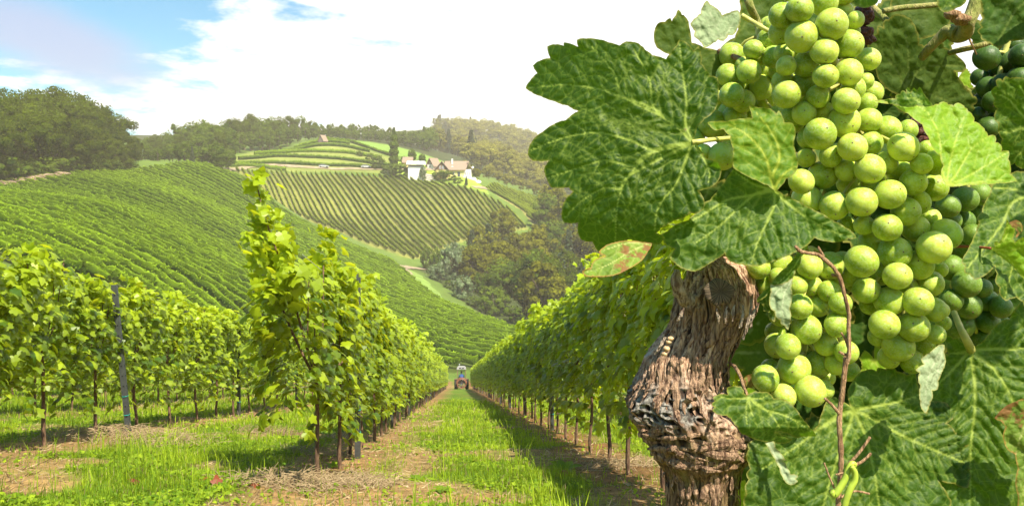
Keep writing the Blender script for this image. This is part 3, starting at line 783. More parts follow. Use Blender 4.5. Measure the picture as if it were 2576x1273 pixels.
# hazy wooded ridge at the right
for row in range(9):
    Y = [490, 530, 580, 640, 710, 790, 880, 970, 1050][row]
    u = 1075 + row * 4 if row > 1 else 1185
    while u < 1460:
        x = (u - CU) / F * Y; 
        if not inpoly(np.array([x]), np.array([Y]), BACK)[0]:
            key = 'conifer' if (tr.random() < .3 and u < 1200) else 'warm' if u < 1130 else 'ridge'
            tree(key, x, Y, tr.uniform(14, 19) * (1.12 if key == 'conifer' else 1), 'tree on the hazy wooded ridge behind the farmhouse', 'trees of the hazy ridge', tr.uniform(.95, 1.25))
        u += tr.uniform(15, 21) * (1050 / Y) ** .35
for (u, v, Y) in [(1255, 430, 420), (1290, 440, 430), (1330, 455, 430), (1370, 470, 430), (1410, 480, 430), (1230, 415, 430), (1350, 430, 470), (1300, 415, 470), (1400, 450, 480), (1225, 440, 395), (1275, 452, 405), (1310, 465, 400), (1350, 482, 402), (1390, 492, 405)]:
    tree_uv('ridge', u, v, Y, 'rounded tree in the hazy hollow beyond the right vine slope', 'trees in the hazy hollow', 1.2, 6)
# far-off wood carrying the ridge on behind the old vine, one mass
rs = np.random.RandomState(55); P_, N_, T_ = [], [], []
for k in range(420):
    Y = rs.uniform(520, 1080); u = rs.uniform(1465, 3300); x = (u - CU) / F * Y; z = surf1(x, Y); h = rs.uniform(13, 19); q = norm(rs.normal(0, 1, (300, 3)) + np.array([0, 0, .3]))
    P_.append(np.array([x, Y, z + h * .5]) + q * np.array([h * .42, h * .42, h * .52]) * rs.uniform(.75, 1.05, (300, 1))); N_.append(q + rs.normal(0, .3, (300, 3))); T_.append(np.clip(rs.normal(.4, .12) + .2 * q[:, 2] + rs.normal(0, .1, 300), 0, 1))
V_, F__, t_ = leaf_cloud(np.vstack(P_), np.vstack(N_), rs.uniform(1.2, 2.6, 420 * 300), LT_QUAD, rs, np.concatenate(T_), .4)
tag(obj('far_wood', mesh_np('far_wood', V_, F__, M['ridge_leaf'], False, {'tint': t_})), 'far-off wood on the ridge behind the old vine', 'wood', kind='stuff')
# wooded valley side at the right
gV = 'trees of the wooded valley at the right'
for i in range(84):
    for _ in range(40):
        u = tr.uniform(1090, 1720); Y = tr.uniform(176, 315)
        x = (u - CU) / F * Y
        if inpoly(np.array([x]), np.array([Y]), WOODR)[0] and u > interp(Y, [(170, 1370), (200, 1250), (235, 1150), (262, 1160), (300, 1290)]): break
    key = tr.choice(['big', 'warm', 'warm', 'mid', 'conifer'])
    hh = tr.uniform(11, 17) * (1.25 if key == 'conifer' else 1) * (.75 if u < 1200 else 1)
    tree(key, x, Y, hh, {'big': 'dark broadleaf tree', 'warm': 'olive broadleaf tree', 'mid': 'green broadleaf tree', 'conifer': 'tall spruce tree'}[key] + ' in the wooded valley right of the winding track', gV, tr.uniform(.9, 1.15) * (.9 if key == 'conifer' else 1))
for (u, v, Y, key, wd, lab) in [(1145, 612, 232, 'bush', .75, 'pale weeping willow like bush at the upper end of the wooded valley'), (1095, 665, 222, 'bush', 1.0, 'round grey green bush nearest the bend of the track'),
        (1163, 693, 200, 'bush', .9, 'small pale bush on the slope below the weeping one'), (1075, 620, 240, 'shrub', .5, 'small upright bush beside the top of the winding track'), (1100, 622, 236, 'shrub', .5, 'slim dark bush right of the track bend'),
        (1240, 720, 190, 'shrub', 1.0, 'low bush in the gully above the grass verge'), (1290, 770, 176, 'shrub', 1.0, 'low bush at the lower end of the wooded gully'), (1130, 705, 212, 'shrub', 1.3, 'spreading bush between the pale bushes and the verge'),
        (1190, 745, 194, 'shrub', 1.3, 'yellow green thicket bush beside the grass verge'), (1215, 690, 205, 'mid', 1.0, 'small round tree in front of the valley wood'), (1330, 800, 166, 'shrub', 1.2, 'dark bush where the verge meets the right vine row')]:
    tree_uv(key, u, v, Y, lab, None, wd, 1.5)
# trees about the farm
tree_uv('poplar', 991, 320, 342, 'tall slender poplar tree left of the white barn', None, 1.45)
for (u, v, Y, key, wd, lab) in [(975, 418, 339, 'shrub', 1.0, 'dark bush at the left foot of the poplar'), (1008, 412, 338, 'shrub', 1.1, 'dark bush between the poplar and the white barn'),
        (1036, 376, 362, 'mid', .85, 'upright yellow green tree behind the white barn'), (1062, 388, 358, 'mid', 1.0, 'round light green tree between barn and farmhouse'), (1016, 393, 362, 'shrub', .8, 'round shrub behind the poplar'),
        (1063, 418, 334, 'young', .6, 'slim young tree in front of the white barn'), (1108, 428, 334, 'shrub', 1.3, 'broad bush before the farmhouse, its left one'), (1127, 430, 333, 'shrub', 1.2, 'broad bush before the farmhouse, its right one'),
        (1173, 443, 326, 'conifer', 1.1, 'small dark conifer alone on the lawn below the farmhouse'), (1150, 446, 328, 'shrub', 1.5, 'low shrub on the lawn left of the small conifer'), (1185, 415, 352, 'warm', 1.2, 'bushy tree right behind the farmhouse'), (1200, 425, 356, 'warm', 1.2, 'bushy tree at the far right of the farmyard'),
        (950, 390, 352, 'shrub', .8, 'small bush near the right end of the terraces'), (932, 385, 362, 'shrub', .8, 'small bush above the right end of the terraces'), (905, 378, 372, 'shrub', .9, 'small bush on the slanting terrace row')]:
    tree_uv(key, u, v, Y, lab, None, wd, 1.5)

# ------------------------------------------------------------------ farm
def paint(name, col, rough=.8, var=.10, scale=2.0, **k):
    M[name] = material(name, b_simple, col=col, rough=rough, var=var, scale=scale, **k); return M[name]
paint('white_wall', (.74, .70, .68)); paint('yellow_wall', (.80, .66, .26)); paint('white_paint', (.85, .84, .83)); paint('tile_roof', (.27, .19, .14), scale=6, var=.2)
paint('dark_wood', (.17, .10, .06), scale=6, var=.3); paint('zinc', (.85, .86, .90), rough=.4); paint('glass_dark', (.05, .06, .08), rough=.1, var=.02); paint('stone', (.5, .46, .42), scale=3, var=.3)
paint('old_wood', (.20, .15, .14), scale=5, var=.4); paint('car_paint', (.35, .37, .40), rough=.3); paint('car_white', (.5, .5, .5), rough=.3); paint('rubber', (.02, .02, .022), rough=.8)
def place(u, Y): x = (u - CU) / F * Y; return x, Y, surf1(x, Y)
# white barn
x, y, z = place(1048, 336); z -= .3
t = empty('barn', (x, y, z)); t.rotation_euler = (0, 0, math.radians(8))
tag(t, 'tall white boarded barn with a pale metal roof on the hill edge', 'barn')
b = MB(); b.box(-3.6, 3.2, 0, 5, -1.5, 6.0)
for k in range(9): b.box(-3.62, 3.22, -.03, 0, -.9 + k * .72, -.86 + k * .72)
b.build('wall', M['white_wall'], t)
b = MB(); b.box(-3.5, 3.1, .05, 4.9, 6.0, 6.6); b.build('clerestory', M['dark_wood'], t)['label'] = 'dark open strip under the roof'
b = MB(); b.prism([(-4.3, 0), (3.9, 0), (3.9, .18), (-4.3, .18)], 0, 1); 
V = [(-4.3, -1.0, 6.75), (4.0, -1.0, 6.75), (3.6, 5.6, 8.3), (-3.9, 5.6, 8.3)]
b = MB(); b.add(V + [(p[0], p[1], p[2] + .2) for p in V], [(3, 2, 1, 0), (4, 5, 6, 7), (0, 1, 5, 4), (1, 2, 6, 5), (2, 3, 7, 6), (3, 0, 4, 7)]); b.build('roof', M['zinc'], t)
b = MB(); b.box(.6, .8, 1.0, 1.2, 7.2, 8.6); b.build('vent_pipe', M['zinc'], t)
b = MB(); b.lathe([(0, 0), (.45, .02), (.5, .05), (.45, .1), (0, .12)], 16, 'y', (1.9, -.16, 1.9)); b.build('round_sign', M['car_paint'], t)['label'] = 'small round blue grey sign on the wall'
# gabled house builder
def gable(name, u, Y, rz, w, d, h, rh, wall, roof, gcol, label, ov=.7, dz=0):
    x, y, z = place(u, Y); t = empty(name, (x, y, z + dz), rz); tag(t, label, 'house')
    b = MB(); b.box(-w / 2, w / 2, 0, d, -1.5, h); b.build('wall', M[wall], t)
    b = MB(); b.add([(-w / 2, 0, h), (w / 2, 0, h), (0, 0, h + rh), (-w / 2, d, h), (w / 2, d, h), (0, d, h + rh)], None, [(0, 1, 2), (3, 5, 4)]); b.build('gable', M[gcol], t)
    b = MB(); s = rh / (w / 2)
    for sg in (-1, 1):
        e = sg * (w / 2 + ov); V = [(0, -ov, h + rh + .05), (e, -ov, h + rh + .05 - s * abs(e)), (e, d + ov, h + rh + .05 - s * abs(e)), (0, d + ov, h + rh + .05)]
        b.add(V + [(p[0], p[1], p[2] + .25) for p in V], [(3, 2, 1, 0), (4, 5, 6, 7), (0, 1, 5, 4), (1, 2, 6, 5), (2, 3, 7, 6), (3, 0, 4, 7)])
    r_ = b.build('roof', M[roof], t); return t, r_
def window(t, x0, x1, z0, z1, y=-.04, name='window'):
    b = MB(); b.box(x0, x1, y, y + .05, z0, z1); o = b.build(name, M['glass_dark'], t)
    b = MB()
    for a in ((x0 - .08, x1 + .08, z0 - .08, z0), (x0 - .08, x1 + .08, z1, z1 + .08), (x0 - .08, x0, z0, z1), (x1, x1 + .08, z0, z1), ((x0 + x1) / 2 - .03, (x0 + x1) / 2 + .03, z0, z1)): b.box(a[0], a[1], y - .04, y + .03, a[2], a[3])
    b.build('window_frame', M['white_paint'], o); return o
x, y, z = place(1136, 338)
t = empty('farmhouse', (x, y, z + .2), 0); tag(t, 'yellow farmhouse with broad brown tiled roofs and a front gable', 'house')
b = MB(); b.box(-7, 5.2, 0, 8, -1.5, 3.0); b.build('wall', M['yellow_wall'], t)
b = MB(); b.box(5.2, 8.2, .8, 6.5, -1.8, 3.2); b.build('wall', M['white_wall'], t)['label'] = 'white side wing wall'
b = MB(); b.box(4.9, 8.8, -.9, .7, -1.7, -.1); b.build('terrace_wall', M['white_paint'], t)
def slab(pts, th, name, mat, par):
    b = MB(); b.add(list(pts) + [(p[0], p[1], p[2] + th) for p in pts], [(3, 2, 1, 0), (4, 5, 6, 7), (0, 1, 5, 4), (1, 2, 6, 5), (2, 3, 7, 6), (3, 0, 4, 7)]); return b.build(name, mat, par)
rf = slab([(-3.2, -.9, 2.7), (6.0, -.9, 2.7), (7.2, 4, 6.6), (-3.2, 4, 6.6)], .25, 'roof', M['tile_roof'], t)
slab([(7.2, 4, 6.6), (6.0, 9, 2.7), (-7, 9, 2.7), (-3.2, 4, 6.6)], .25, 'roof', M['tile_roof'], t)
# front gable cross wing
b = MB(); b.add([(-6.6, -1.6, 2.9), (-1.4, -1.6, 2.9), (-4.0, -1.6, 6.0), (-6.6, 2, 2.9), (-1.4, 2, 2.9), (-4.0, 2, 6.0)], [(0, 3, 5, 2), (1, 2, 5, 4), (0, 1, 4, 3)], [(0, 2, 1)]); gb = b.build('gable', M['dark_wood'], t)
b = MB(); b.box(-6.5, -1.5, -1.5, 0, -1.5, 2.9); b.build('wall', M['yellow_wall'], t)['label'] = 'wall under the front gable'
slab([(-7.4, -2.3, 2.35), (-7.4, 4, 2.35), (-4.0, 4, 6.4), (-4.0, -2.3, 6.4)], .22, 'roof', M['tile_roof'], t)
slab([(-4.0, -2.3, 6.4), (-4.0, 4, 6.4), (-.6, 4, 2.35), (-.6, -2.3, 2.35)], .22, 'roof', M['tile_roof'], t)
slab([(6.4, 2, 6.2), (8.8, 1.2, 3.0), (8.8, 6.5, 3.0), (6.4, 6.5, 6.2)], .2, 'roof', M['tile_roof'], t)
window(t, -4.9, -4.4, 3.4, 4.4, -1.68); window(t, -3.7, -3.2, 3.4, 4.4, -1.68)
window(t, 5.7, 6.1, .6, 1.8, .74); window(t, 6.6, 7.0, .6, 1.8, .74); window(t, 7.4, 7.8, .6, 1.8, .74)
b = MB(); b.box(2.5, 3.7, -.05, .02, -.6, 2.1); dr = b.build('door', M['glass_dark'], t)
b = MB(); b.box(3.5, 3.58, -.10, -.05, .5, .7); b.build('handle', M['white_paint'], dr)
window(t, .2, 1.2, .8, 2.0, -.05)
b = MB(); b.box(-.2, .4, 2.2, 2.8, 5.2, 7.6); b.box(-.3, .5, 2.1, 2.9, 7.6, 7.75); b.build('chimney', M['white_paint'], rf)
b = MB(); b.box(-.1, .6, .6, 1.2, 4.2, 4.5); b.build('skylight', M['zinc'], rf)
b = MB(); b.lathe([(0, .12), (.3, .08), (.5, 0)], 16, 'y', (9.0, .5, 4.1)); b.tube([(9.0, .7, 3.0), (9.0, .6, 4.1)], .04, 6); b.build('satellite_dish', M['white_paint'], t)
h1, r1 = gable('outbuilding', 1036, 356, math.radians(90), 4.0, 3.4, 2.2, 1.9, 'yellow_wall', 'tile_roof', 'dark_wood', 'outbuilding whose brown tiled roof shows between the trees behind the barn')
h2, r2 = gable('cottage', 1082, 350, math.radians(-30), 3.2, 5, 2.3, 2.6, 'white_wall', 'tile_roof', 'dark_wood', 'narrow cottage with a steep brown gable between barn and farmhouse')
window(h2, -.5, .4, .8, 1.7); window(h2, -.3, .25, 2.6, 3.2)
h3, r3 = gable('wooden_hut', 807, 386, math.radians(-25), 2.8, 3.2, 2.4, 2.4, 'old_wood', 'tile_roof', 'old_wood', 'small steep roofed wooden hut alone on the terraced hill', .35)
b = MB(); b.box(-.35, .35, -.05, .0, 0, 1.7); b.build('door', M['dark_wood'], h3)
# stone retaining wall and boulders
b = MB(); rs = np.random.RandomState(4)
def rock(b, c, r, rs, n=7):
    V = []; m = 6
    for i in range(m):
        for k in range(n):
            th = math.pi * (i + .5) / m; ph = 2 * math.pi * k / n; q = r * rs.uniform(.75, 1.15)
            V.append((c[0] + q * math.sin(th) * math.cos(ph), c[1] + q * math.sin(th) * math.sin(ph), c[2] + .7 * q * math.cos(th)))
    V += [(c[0], c[1], c[2] + .7 * r), (c[0], c[1], c[2] - .7 * r)]
    b.add(V, [(i * n + k, (i + 1) * n + k, (i + 1) * n + (k + 1) % n, i * n + (k + 1) % n) for i in range(m - 1) for k in range(n)],
          [(m * n, k, (k + 1) % n) for k in range(n)] + [(m * n + 1, (m - 1) * n + (k + 1) % n, (m - 1) * n + k) for k in range(n)])
for u in np.arange(1067, 1099, 1.6):
    for j in range(4):
        x, y, z = place(u + rs.uniform(-.5, .5), 338); rock(b, (x, y - j * .2, z + .2 + (3 - j) * .75 - (u - 1067) * .02), .62, rs)
tag(b.build('retaining_wall', M['stone']), 'pale rough stone retaining wall between barn and farmhouse', 'wall')
for u, Y in ((1193, 338), (1203, 337)):
    b = MB(); rock(b, (0, 0, .3), 1.3, rs); x, y, z = place(u, Y); tag(b.build('boulder', M['white_paint'], None, (x, y, z)), 'pale boulder at the lawn edge, ' + ('nearer the farmhouse' if u < 1200 else 'farther from the farmhouse'), 'boulder')
# parked cars on the farm track
def car(u, Y, rz, mat, label):
    x, y, z = place(u, Y); t = empty('parked_car', (x, y, z + .35), rz); tag(t, label, 'car')
    b = MB(); b.prism([(-2.1, .35), (2.1, .35), (2.15, .75), (1.3, .95), (-2.05, .95), (-2.15, .7)], -.85, .85); b.build('body', M[mat], t)
    b = MB(); b.prism([(-1.9, .95), (1.1, .95), (.5, 1.45), (-1.5, 1.45)], -.75, .75); b.build('window', M['glass_dark'], t)
    b = MB(); b.box(-1.45, .45, -.72, .72, 1.455, 1.5); b.build('roof', M[mat], t)
    for sx in (-1.3, 1.35):
        for sy in (-.86, .72):
            b = MB(); b.lathe([(0, 0), (.32, 0), (.34, .07), (.32, .14), (0, .14)], 14, 'y', (sx, sy, .32)); b.build('wheel', M['rubber'], t)
car(921, 352, math.radians(5), 'car_white', 'small pale car parked on the track above the middle vineyard')
car(815, 345, math.radians(3), 'car_white', 'low white car half hidden above the vine row tops left of centre')
# people walking on the path by the ridge
def walker(u, Y, mats, label, step=.22):
    x, y, z = place(u, Y); t = empty('person', (x, y, z + .3)); tag(t, label, 'person')
    skin = paint('skin', (.55, .36, .27)) if 'skin' not in M else M['skin']
    me = bpy.data.meshes.new('body'); Vs = [(0, 0, .92), (0, 0, 1.15), (0, 0, 1.38), (0, 0, 1.50), (0, -.02, 1.66), (.19, 0, 1.36), (.25, .05, 1.10), (.24, -.10, .88), (-.19, 0, 1.36), (-.25, -.05, 1.10), (-.24, .08, .88), (.09, 0, .88), (.10, -step, .48), (.10, -step * 1.3, .06), (-.09, 0, .88), (-.10, step * .6, .48), (-.10, step * 1.6, .08)]
    Es = [(0, 1), (1, 2), (2, 3), (3, 4), (2, 5), (5, 6), (6, 7), (2, 8), (8, 9), (9, 10), (0, 11), (11, 12), (12, 13), (0, 14), (14, 15), (15, 16)]
    me.from_pydata(Vs, Es, []); me.materials.append(skin); o = obj('body', me, t)
    sk = o.modifiers.new('skin', 'SKIN'); rad = [.15, .14, .15, .06, .10, .07, .045, .035, .07, .045, .035, .09, .065, .045, .09, .065, .045]
    for q, r_ in zip(me.skin_vertices[0].data, rad): q.radius = (r_, r_)
    me.skin_vertices[0].data[0].use_root = True
    o.modifiers.new('sub', 'SUBSURF').levels = 1
    b = MB(); b.lathe([(.17, .90), (.19, 1.1), (.21, 1.35), (.10, 1.48)], 14); b.build('shirt', M[mats[0]], t, smooth=True)
    b = MB()
    for s_, sg in ((.095, -1), (-.095, .9)): b.tube([(s_, 0, .98), (s_, sg * step * .8, .50), (s_, sg * step * 1.3, .12)], [.12, .09, .07], 10)
    b.build('trousers', M[mats[1]], t, smooth=True)
    b = MB(); b.lathe([(.0, 1.80), (.09, 1.77), (.115, 1.68), (.10, 1.62)], 12); b.build('hair', M['dark_wood'], t, smooth=True)
walker(524, 268, ('car_white', 'car_paint'), 'walker in a white shirt on the dirt path below the ridge wood')
walker(543, 272, ('tie', 'dark_wood'), 'walker in a green shirt on the dirt path, right of the white one')
# brushwood pile at the left edge
b = MB(); rs = np.random.RandomState(8)
for k in range(420):
    u = rs.uniform(-60, 150); Y = interp(u, [(-300, 120), (0, 160), (140, 181), (300, 212)]) - 1.8 + rs.uniform(-1.2, .8)
    x, y, z = place(u, Y); a = rs.uniform(-.5, .5); L = rs.uniform(1, 3.2); zz = z + .3 + rs.rand() * 1.0
    b.tube([(x, y, zz), (x + L * math.cos(a) * .5, y + L * math.sin(a) * .5, zz + rs.uniform(-.1, .3)), (x + L * math.cos(a), y + L * math.sin(a), zz + rs.uniform(-.3, .4))], [.10, .08, .04], 5)
paint('dead_wood', (.42, .30, .20), scale=3, var=.35)
tag(b.build('brushwood_pile', M['dead_wood']), 'long pile of pale cut branches below the upper left wood', 'brushwood')

# ------------------------------------------------------------------ tractor with orchard sprayer, driving away
paint('orange', (.22, .08, .04), scale=6, var=.25, rough=.5); paint('cab_paint', (.32, .31, .31), rough=.4); paint('blue_cloth', (.05, .12, .42)); paint('tractor_red', (.10, .10, .12), rough=.5)
TX, TY = 1161, 83.0
x = (TX - CU) / F * TY; z = surf1(x, TY)
t = empty('tractor', (x, TY, z)); t.rotation_euler = (math.radians(-10), 0, .07); t.scale = (1, 1, 1)
tag(t, 'narrow vineyard tractor with a round orange fan sprayer driving away down the aisle', 'tractor')
b = MB(); b.prism([(-.30, .55), (.30, .55), (.34, 1.0), (.28, 1.25), (-.28, 1.25), (-.34, 1.0)], .9, 3.2); b.build('bonnet', M['tractor_red'], t)
b = MB()
for sx in (-1, 1):
    for (y0, y1) in ((0, 0), (1.1, 1.1)): b.tube([(sx * .46, y0, .9), (sx * .40, y0, 2.05)], .035, 6)
b.box(-.48, .48, -.03, 1.13, .72, .92); b.build('cab_frame', M['dark_wood'], t)
b = MB(); b.prism([(-.50, 2.05), (.50, 2.05), (.46, 2.25), (.34, 2.38), (-.34, 2.38), (-.46, 2.25)], -.12, 1.25); rf = b.build('cab_roof', M['cab_paint'], t)
b = MB(); b.box(-.24, .24, -.15, -.115, 2.12, 2.26); b.build('roof_vent', M['black'], rf)
b = MB(); b.box(-.08, .08, -.17, -.14, 2.14, 2.24); b.build('number_plate', M['cab_paint'], rf)
b = MB(); b.tube([(-.22, .1, 2.36), (-.22, .1, 2.55)], .03, 8); b.lathe([(.06, 0), (.07, .1), (.04, .14), (0, .15)], 10, 'z', (-.22, .1, 2.5)); b.build('beacon', M['cab_paint'], rf)
gl = bpy.data.materials.new('cab_glass'); gl.use_nodes = True; q = NT(gl.node_tree)
gs = q.n('ShaderNodeBsdfGlossy', i={'Roughness': .05}); tp = q.n('ShaderNodeBsdfTransparent', i={0: (.75, .85, .9, 1)})
mx = q.n('ShaderNodeMixShader', i={0: .12, 1: tp.outputs[0], 2: gs.outputs[0]}); q.n('ShaderNodeOutputMaterial', i={0: mx.outputs[0]})
b = MB(); b.add([(-.43, -.01, .95), (.43, -.01, .95), (.38, -.01, 2.04), (-.38, -.01, 2.04)], [(0, 1, 2, 3)]); b.build('rear_window', gl, t)
for sx in (-1, 1):
    b = MB(); b.add([(sx * .45, 0, .95), (sx * .45, 1.1, .95), (sx * .40, 1.1, 2.04), (sx * .40, 0, 2.04)], [(0, 1, 2, 3)]); b.build('side_window', gl, t)
for sx in (-1, 1):
    def wheel(cx, cy, r, w_):
        b = MB(); pr = [(r * .55, -w_ / 2), (r * .9, -w_ / 2), (r, -w_ * .35), (r, w_ * .35), (r * .9, w_ / 2), (r * .55, w_ / 2)]
        b.lathe(pr, 28, 'x', (cx, cy, r))
        for k in range(20):
            a = k * 2 * math.pi / 20; b.tube([(cx - w_ / 2 * .9, cy + r * math.cos(a), r + r * math.sin(a)), (cx + w_ / 2 * .9, cy + r * math.cos(a + .12), r + r * math.sin(a + .12))], .03, 4)
        o = b.build('wheel', M['rubber'], t); b = MB(); b.lathe([(0, -w_ * .2), (r * .5, -w_ * .25), (r * .56, -w_ * .45), (r * .56, w_ * .45), (r * .5, w_ * .25), (0, w_ * .2)], 20, 'x', (cx, cy, r)); b.build('rim', M['dark_wood'], o)
    wheel(sx * .60, .4, .52, .30); wheel(sx * .55, 2.7, .34, .22)
b = MB()
for sx in (-1, 1): b.prism([(sx * .42, .98), (sx * .76, 1.04), (sx * .76, 1.09), (sx * .42, 1.09)], 0, .85)
b.build('mudguard', M['dark_wood'], t)
# driver
dr = empty('person', (0, 0, 0)); tag(dr, 'tractor driver in a blue jacket seen from behind in the cab', 'person')
dr.location = t.location; dr.rotation_euler = t.rotation_euler
me = bpy.data.meshes.new('body'); Vs = [(0, .45, 1.02), (0, .45, 1.25), (0, .45, 1.48), (0, .46, 1.60), (0, .47, 1.76), (.17, .46, 1.47), (.24, .55, 1.24), (.14, .78, 1.22), (-.17, .46, 1.47), (-.24, .55, 1.24), (-.14, .78, 1.22), (.09, .60, 1.0), (.10, .92, .98), (.10, .98, .74), (-.09, .60, 1.0), (-.10, .92, .98), (-.10, .98, .74)]
me.from_pydata(Vs, [(0, 1), (1, 2), (2, 3), (3, 4), (2, 5), (5, 6), (6, 7), (2, 8), (8, 9), (9, 10), (0, 11), (11, 12), (12, 13), (0, 14), (14, 15), (15, 16)], []); me.materials.append(M['skin'])
o = obj('body', me, dr); o.modifiers.new('skin', 'SKIN')
for q_, r_ in zip(me.skin_vertices[0].data, [.15, .14, .15, .055, .095, .06, .045, .035, .06, .045, .035, .08, .06, .05, .08, .06, .05]): q_.radius = (r_, r_)
me.skin_vertices[0].data[0].use_root = True
o.modifiers.new('sub', 'SUBSURF').levels = 1
b = MB(); b.lathe([(.17, .98), (.19, 1.2), (.215, 1.42), (.09, 1.58)], 14, 'z', (0, .45, 0))
for sx in (-1, 1): b.tube([(sx * .17, .46, 1.48), (sx * .25, .55, 1.24), (sx * .18, .70, 1.22)], [.085, .065, .05], 8)
b.build('jacket', M['blue_cloth'], dr, smooth=True)
b = MB(); b.lathe([(0, 1.90), (.09, 1.87), (.115, 1.78), (.11, 1.70)], 12, 'z', (0, .46, 0)); b.build('hair', M['dark_wood'], dr, smooth=True)
# sprayer: a trailed implement, a thing of its own
s_ = empty('sprayer', t.location); s_.rotation_euler = t.rotation_euler
tag(s_, 'round orange fan sprayer with a dark guard mounted behind the tractor', 'sprayer')
b = MB(); pr = [(.42, -.62), (.47, -.66), (.50, -.60), (.50, -.30), (.40, -.12)]
b.lathe(pr, 36, 'y', (0, 0, .62)); b.build('fan_shroud', M['orange'], s_, smooth=True)
b = MB(); b.lathe([(0, -.40), (.12, -.44), (.14, -.38), (.14, -.3)], 18, 'y', (0, 0, .62)); hub = b.build('fan_hub', M['steel'], s_)
for k in range(9):
    a = k * 2 * math.pi / 9; ca, sa = math.cos(a), math.sin(a); cb, sb = math.cos(a + .35), math.sin(a + .35)
    b = MB(); b.add([(.12 * ca, -.42, .62 + .12 * sa), (.44 * ca, -.44, .62 + .44 * sa), (.44 * cb, -.34, .62 + .44 * sb), (.12 * cb, -.34, .62 + .12 * sb), (.12 * ca, -.41, .62 + .12 * sa), (.44 * ca, -.43, .62 + .44 * sa), (.44 * cb, -.33, .62 + .44 * sb), (.12 * cb, -.33, .62 + .12 * sb)],
        [(0, 1, 2, 3), (7, 6, 5, 4), (0, 4, 5, 1), (1, 5, 6, 2), (2, 6, 7, 3), (3, 7, 4, 0)]); b.build('fan_blade', M['orange'], s_)
b = MB()
for r_ in (.08, .16, .24, .32, .40): b.tube([(r_ * math.cos(a), -.60, .62 + r_ * math.sin(a)) for a in np.linspace(0, 6.2832, 33)], .006, 4)
for k in range(8): a = k * math.pi / 4; b.tube([(.05 * math.cos(a), -.61, .62 + .05 * math.sin(a)), (.45 * math.cos(a), -.63, .62 + .45 * math.sin(a))], .007, 4)
b.build('guard_grille', M['steel'], s_)
b = MB()
b.tube([(.52 * math.cos(a), -.22, .66 + .54 * math.sin(a)) for a in np.linspace(-.6, math.pi + .6, 30)], .05, 8); b.build('spray_ring', M['orange'], s_, smooth=True)
b = MB(); b.box(-.48, .48, -.25, -.1, .22, .34); b.box(-.45, -.37, -.2, -.1, .1, 1.1); b.box(.37, .45, -.2, -.1, .1, 1.1); b.build('frame', M['dark_wood'], s_)
# ------------------------------------------------------------------ the old vine close to the camera: trunk, canes, leaves, grapes
def Z1(P): return [(1292.6 + x * .5206, 66.3 + y * .5206) for x, y in P]      # tracing frames -> 2576-wide picture
def ZA(P): return [(1723.5 + x * .41665, y * .41665) for x, y in P]
def ZB(P): return [(1723.5 + x * .41665, 464 + y * .41665) for x, y in P]
def ZC(P): return [(1723.5 + x * .34893, 828.6 + y * .34893) for x, y in P]
def ZT(P): return [(1557.7 + x * .5574, 563.4 + y * .5574) for x, y in P]

def b_hero(t, dark=(.008, .030, .001), light=(.025, .066, .002), vein=(.34, .42, .07), trans=(.18, .38, .01), tf=.36, rough=.52, spec=.32, cell=130.0, net=.45, bump=.55, edgec=(.30, .26, .05), spots=.0):
    geo = t.n('ShaderNodeNewGeometry').outputs['Position']
    n0 = t.noise(geo, 45.0, 4); n1 = t.noise(geo, 420.0, 3); n2 = t.noise(geo, 130.0, 4)
    wv = t.n('ShaderNodeVectorMath', operation='ADD', i={0: geo, 1: t.n('ShaderNodeVectorMath', operation='MULTIPLY', i={0: t.n('ShaderNodeTexNoise', i={'Vector': geo, 'Scale': 90.0, 'Detail': 2.0}).outputs['Color'], 1: (.004, .004, .004)}).outputs[0]}).outputs[0]
    v1 = t.n('ShaderNodeTexVoronoi', feature='DISTANCE_TO_EDGE', i={'Vector': wv, 'Scale': cell}).outputs['Distance']
    v2 = t.n('ShaderNodeTexVoronoi', feature='DISTANCE_TO_EDGE', i={'Vector': wv, 'Scale': cell * 2.7}).outputs['Distance']
    vein_a = t.attr('vein').outputs['Fac']; edge_a = t.attr('edge').outputs['Fac']
    f = t.math('ADD', t.math('MULTIPLY', t.ss(n0, .3, .7), .6), t.math('MULTIPLY', t.ss(n1, .3, .7), .4))
    c = t.mix(f, rgb(dark), rgb(light))
    e1 = t.math('SUBTRACT', 1.0, t.ss(v1, .0, .07)); e2 = t.math('SUBTRACT', 1.0, t.ss(v2, .0, .10))
    nf = t.math('MAXIMUM', t.math('MULTIPLY', e1, net), t.math('MULTIPLY', e2, net * .35))
    c = t.mix(t.math('MULTIPLY', nf, .5), c, rgb(vein))
    c = t.mix(t.math('MULTIPLY', vein_a, .9), c, rgb(vein))
    c = t.mix(t.math('MULTIPLY', edge_a, .75), c, rgb(edgec))
    if spots:
        sp_ = t.math('MULTIPLY', t.ss(t.noise(geo, 38.0, 5, .7), 1 - spots, 1 - spots + .05), .9)
        c = t.mix(sp_, c, (.20, .075, .03, 1))
    h = t.math('ADD', t.math('ADD', t.math('MULTIPLY', t.ss(v1, 0, .35), .55), t.math('MULTIPLY', t.ss(v2, 0, .35), .15)), t.math('MULTIPLY', n2, .12))
    bm = t.n('ShaderNodeBump', i={'Strength': bump, 'Distance': .0013, 'Height': h})
    r_ = t.math('ADD', rough, t.math('MULTIPLY', n2, .15))
    p = t.n('ShaderNodeBsdfPrincipled', i={'Base Color': c, 'Roughness': r_, 'Specular IOR Level': spec, 'Normal': bm.outputs[0]})
    tc_ = t.mix(nf, rgb(trans), rgb([min(1, x * 1.5) for x in trans])); tc_ = t.mix(t.ss(vein_a, .2, .8), tc_, rgb([min(1, x * 1.3 + .08) for x in trans]))
    tr_ = t.n('ShaderNodeBsdfTranslucent', i={'Color': tc_})
    return t.n('ShaderNodeMixShader', i={0: tf, 1: p.outputs[0], 2: tr_.outputs[0]}).outputs[0]
